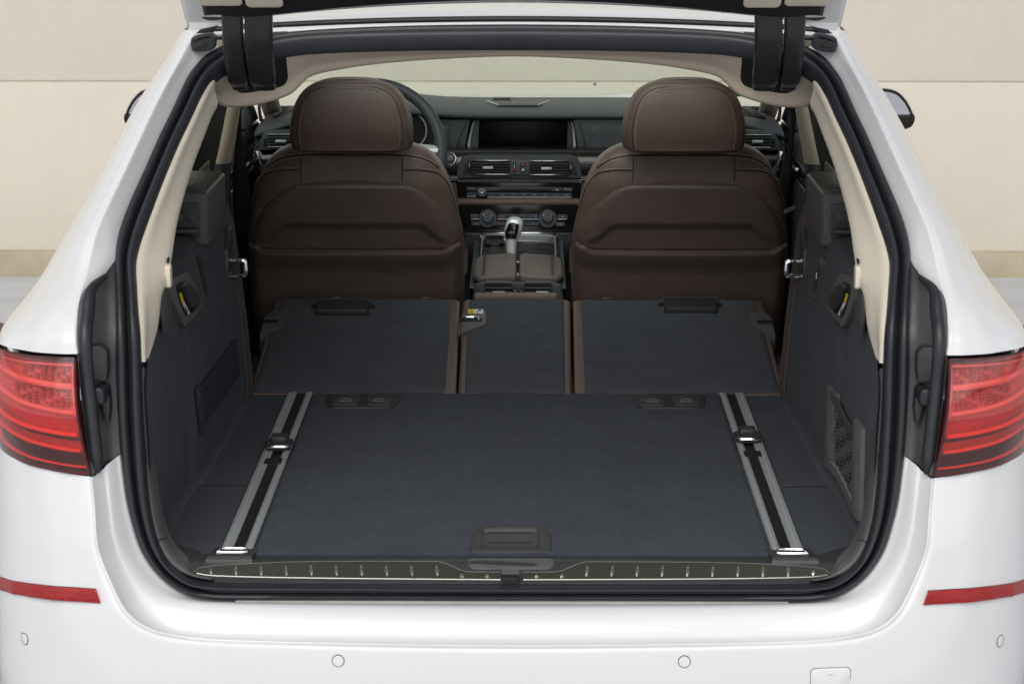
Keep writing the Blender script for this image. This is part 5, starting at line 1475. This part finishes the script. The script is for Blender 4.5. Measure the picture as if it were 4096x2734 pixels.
for x0, x1 in ((-.1135, -.0035), (.0035, .1145)):
    lid = MB().prism([(x0 + (.012 if x0 < 0 else 0), 2.065), (x1 - (.012 if x0 > 0 else 0), 2.065), (x1, 2.10), (x1, 2.30), (x1 - .01, 2.315), (x0 + .01, 2.315), (x0, 2.30), (x0, 2.10)], .6985, .7320,
                     lambda a, b, d: (a, b, d - (.020 * max(0, abs(a) - .085) / .03) ** 1 * (d > .71) * .8 - .010 * sstep(2.13, 2.065, b) * (d > .71)), .012, 5).build('armrest_lid', 'leather_grey', con, ang=60)
    xsn = -.088 if x0 < 0 else .089
    MB().tube([(xsn, y, z) for y, z in smooth([(2.0665, .702), (2.0665, .708), (2.071, .7185), (2.085, .7228), (2.12, .7272), (2.2, .7312), (2.30, .7312)], 3)], .0011, 5).build('seam', 'thread_dark', lid)
    MB().tube([(xsn + (.004 if x0 < 0 else -.004), y, z) for y, z in smooth([(2.0662, .702), (2.0662, .708), (2.071, .7188), (2.085, .7231), (2.12, .7275), (2.2, .7315), (2.30, .7315)], 3)], .0006, 4).build('stitching', 'thread_dark', lid)
MB().tube([(.0, 2.0655, .722), (.0, 2.055, .718)], .003, 6).build('lid_catch', 'chrome', con)
# rear vents of the console
cb = MB().plate(smooth([(-.116, .45), (-.114, .66), (-.108, .698), (-.09, .705), (.09, .705), (.109, .698), (.116, .66), (.118, .45)], 1), 2.028, 2.06, .006, 3).build('console_rear_panel', 'dash_low', car)
for x0, x1, tb in ((-.080, -.0150, (-.062, -.032, .6835)), (.0185, .0825, (.046, .076, .6840))):
    vent('air_vent', rrect(x0 - .002, x1 + .002, .640, .7085, .003), (x0, x1, .643, .7055), 5, 2.036, (), tb, car)
MB().plate([(-.0135, .645), (.0170, .645), (.0170, .7045), (-.0135, .7045)], 2.0225, 2.03, .001).build('wheel_plate', 'plastic', cb)
for x in (-.0065, .0095):
    MB().plate(rrect(x - .0035, x + .0035, .670, .695, .002), 2.018, 2.026, .001).build('thumb_wheel', 'slot', cb)
    MB().plate([(x - .0006, .684), (x + .0006, .684), (x + .0006, .690), (x - .0006, .690)], 2.0174, 2.0184).build('wheel_mark', 'print_white', cb)
# gear selector
GS = [(.690, -.0185, .0125, .013), (.712, -.0185, .0120, .013), (.735, -.0185, .0135, .014), (.753, -.0180, .0165, .016), (.768, -.0150, .0215, .018), (.780, -.0130, .0238, .019), (.792, -.0105, .0232, .018), (.802, -.0095, .0205, .016), (.808, -.0100, .0150, .012), (.8105, -.0105, .007, .006)]
gr = MB().loft([sec_loop(xc_, w, 2.395 - d + (z - .70) * .12, d * 2, z, 24, .75) for z, xc_, w, d in GS], 1, 3, cu=True, cap=True).build('gear_selector', 'satin', car, ang=60)
o = [(-.0335, .757), (-.0060, .758), (-.0005, .775), (.0020, .794), (-.0180, .8005), (-.0260, .796), (-.0340, .776)]
MB().prism(o, 0, .006, lambda a, b, d: (a, 2.3845 + (b - .755) * .02 - d + 25 * (a + .0155) ** 2 * .6, b), .001).build('shift_diagram_plate', 'gloss', gr)
for t, x, z in (('R', -.0095, .7935), ('N', -.0105, .7850), ('D', -.0125, .7745), ('M/S', -.0235, .7740)):
    text('shift_lettering', t, .0068 if len(t) == 1 else .0038, lambda a, b, d, x=x, z=z: (x + a, 2.3780, z + b), 'print_white', gr)
mb = MB()
for p, q in (((-.0100, .7905), (-.0102, .7882)), ((-.0110, .7815), (-.0115, .7785)), ((-.0155, .7745), (-.0185, .7745)), ((-.0188, .7800), (-.0192, .7690))):
    mb.tube([(p[0], 2.3782, p[1]), (q[0], 2.3782, q[1])], .0004, 4)
mb.build('shift_diagram_line', 'print_white', gr)
text('shift_lettering', 'P', .006, lambda a, b, d: (-.008 + a, 2.384 + b * .6, .8095 + b * .5), 'print_white', gr)
# rotary controller
rc = MB().lathe([(.030, 0), (.030, .006), (.0265, .010), (.0265, .020), (.025, .0225)], (.070, 2.325, .7015), (0, 0, 1), 32).build('rotary_controller', 'chrome', car)
MB().lathe([(.0235, .020), (.0235, .0235), (.0, .0245)], (.070, 2.325, .7015), (0, 0, 1), 28).build('controller_top', 'gloss', rc)
MB().lathe([(.0275, .011), (.0278, .0125), (.0275, .014)], (.070, 2.325, .7015), (0, 0, 1), 28).build('controller_band', 'slot', rc)

# ================================================================ glass, bonnet and nose
ws = []
for f in [i / 6 for i in range(7)]:
    y, z, w = 3.60 - 1.08 * f, .970 + .450 * f, .74 - .14 * f
    ws.append([(w * u, y - .10 * u * u + .03 * math.sin(math.pi * f), z + .05 * math.sin(math.pi * f)) for u in (-1, -.75, -.5, -.25, 0, .25, .5, .75, 1)])
wsc = MB().loft(ws, 3, 3).build('windscreen', 'glass', car)
def on_ws(x, f):
    u = x / (.74 - .14 * f)
    return (x, 3.60 - 1.08 * f - .10 * u * u + .03 * math.sin(math.pi * f) - .004, .970 + .450 * f + .05 * math.sin(math.pi * f) - .003)
for r0, m in ((.040, 'green'), (.017, 'paper')):
    n = 28
    ring_ = [on_ws(.655 + r0 * math.cos(2 * math.pi * k / n) * (1 if m == 'green' else 1.2), .115 + (0 if m == 'green' else .012) + r0 * .9 * math.sin(2 * math.pi * k / n)) for k in range(n)]
    if m == 'paper':
        ring_ = [(x, y - .002, z) for x, y, z in ring_]
    mb = fan(MB(), ring_)
    mb.build('emission_badge' if m == 'green' else 'badge_field', m, wsc)
MB().loft([[on_ws(x, .0) for x in (-.72, -.4, 0, .4, .72)], [on_ws(x, .008) for x in (-.72, -.4, 0, .4, .72)]], 4, 1).build('glass_border', 'slot', wsc)
rows = []
for y, z, w in ((3.605, .978, .74), (3.70, .988, .78), (3.95, .965, .81), (4.25, .92, .80), (4.50, .85, .76), (4.62, .78, .70)):
    rows.append([(w * u, y - .06 * abs(u) ** 3, z - .04 * abs(u) ** 4 + .012 * (abs(abs(u) - .45) < .1)) for u in (-1, -.85, -.6, -.45, -.3, 0, .3, .45, .6, .85, 1)])
MB().loft(rows, 3, 3).build('bonnet', 'paint', car)
rows = []
for y, z, w in ((4.62, .78, .70), (4.68, .66, .78), (4.72, .50, .82), (4.70, .33, .82), (4.60, .20, .80)):
    rows.append([(w * u, y - .28 * abs(u) ** 3, z) for u in (-1, -.8, -.5, -.2, 0, .2, .5, .8, 1)])
MB().loft(rows, 3, 3).build('front_bumper', 'paint', car)
MB().box(-.76, .76, 3.50, 3.54, .26, .975).build('bulkhead', 'slot', car)
MB().slab([(-.78, .30), (.78, .30), (.78, 4.4), (-.78, 4.4)], .20, .255).build('underbody', 'plastic', car)
for s in (1, -1):
    for yc in (.93, 3.90):
        w = MB().lathe([(.225, -.11), (.30, -.118), (.325, -.10), (.335, -.06), (.335, .06), (.325, .10), (.30, .118), (.225, .11)], (-.795, yc, .335), (-1, 0, 0), 40).build('wheel', 'tyre', car, s)
        MB().lathe([(.226, -.10), (.226, .106), (.215, .110), (.205, .09), (.07, .075), (.03, .08)], (-.795, yc, .335), (-1, 0, 0), 40).build('rim', 'rim', w, s)
# rear side windows behind the door pillar
for s in (1, -1):
    rows = [[(x, y, z) for y in (1.37, 1.6, 1.8, 1.98)] for x, z in ((-.836, 1.005), (-.80, 1.10), (-.745, 1.23), (-.675, 1.365))]
    sw_ = MB().loft(rows, 2, 3).build('rear_side_window', 'side_glass', car, s)
    MB().tube([(-.677, y, 1.372) for y in (1.30, 1.6, 2.0, 2.4)], .010, 8).build('window_frame', 'gloss', sw_, s)
    MB().tube([(-.838, y, 1.002) for y in (1.36, 1.6, 2.0, 2.4, 2.9)], .010, 8).build('window_frame', 'gloss', sw_, s)
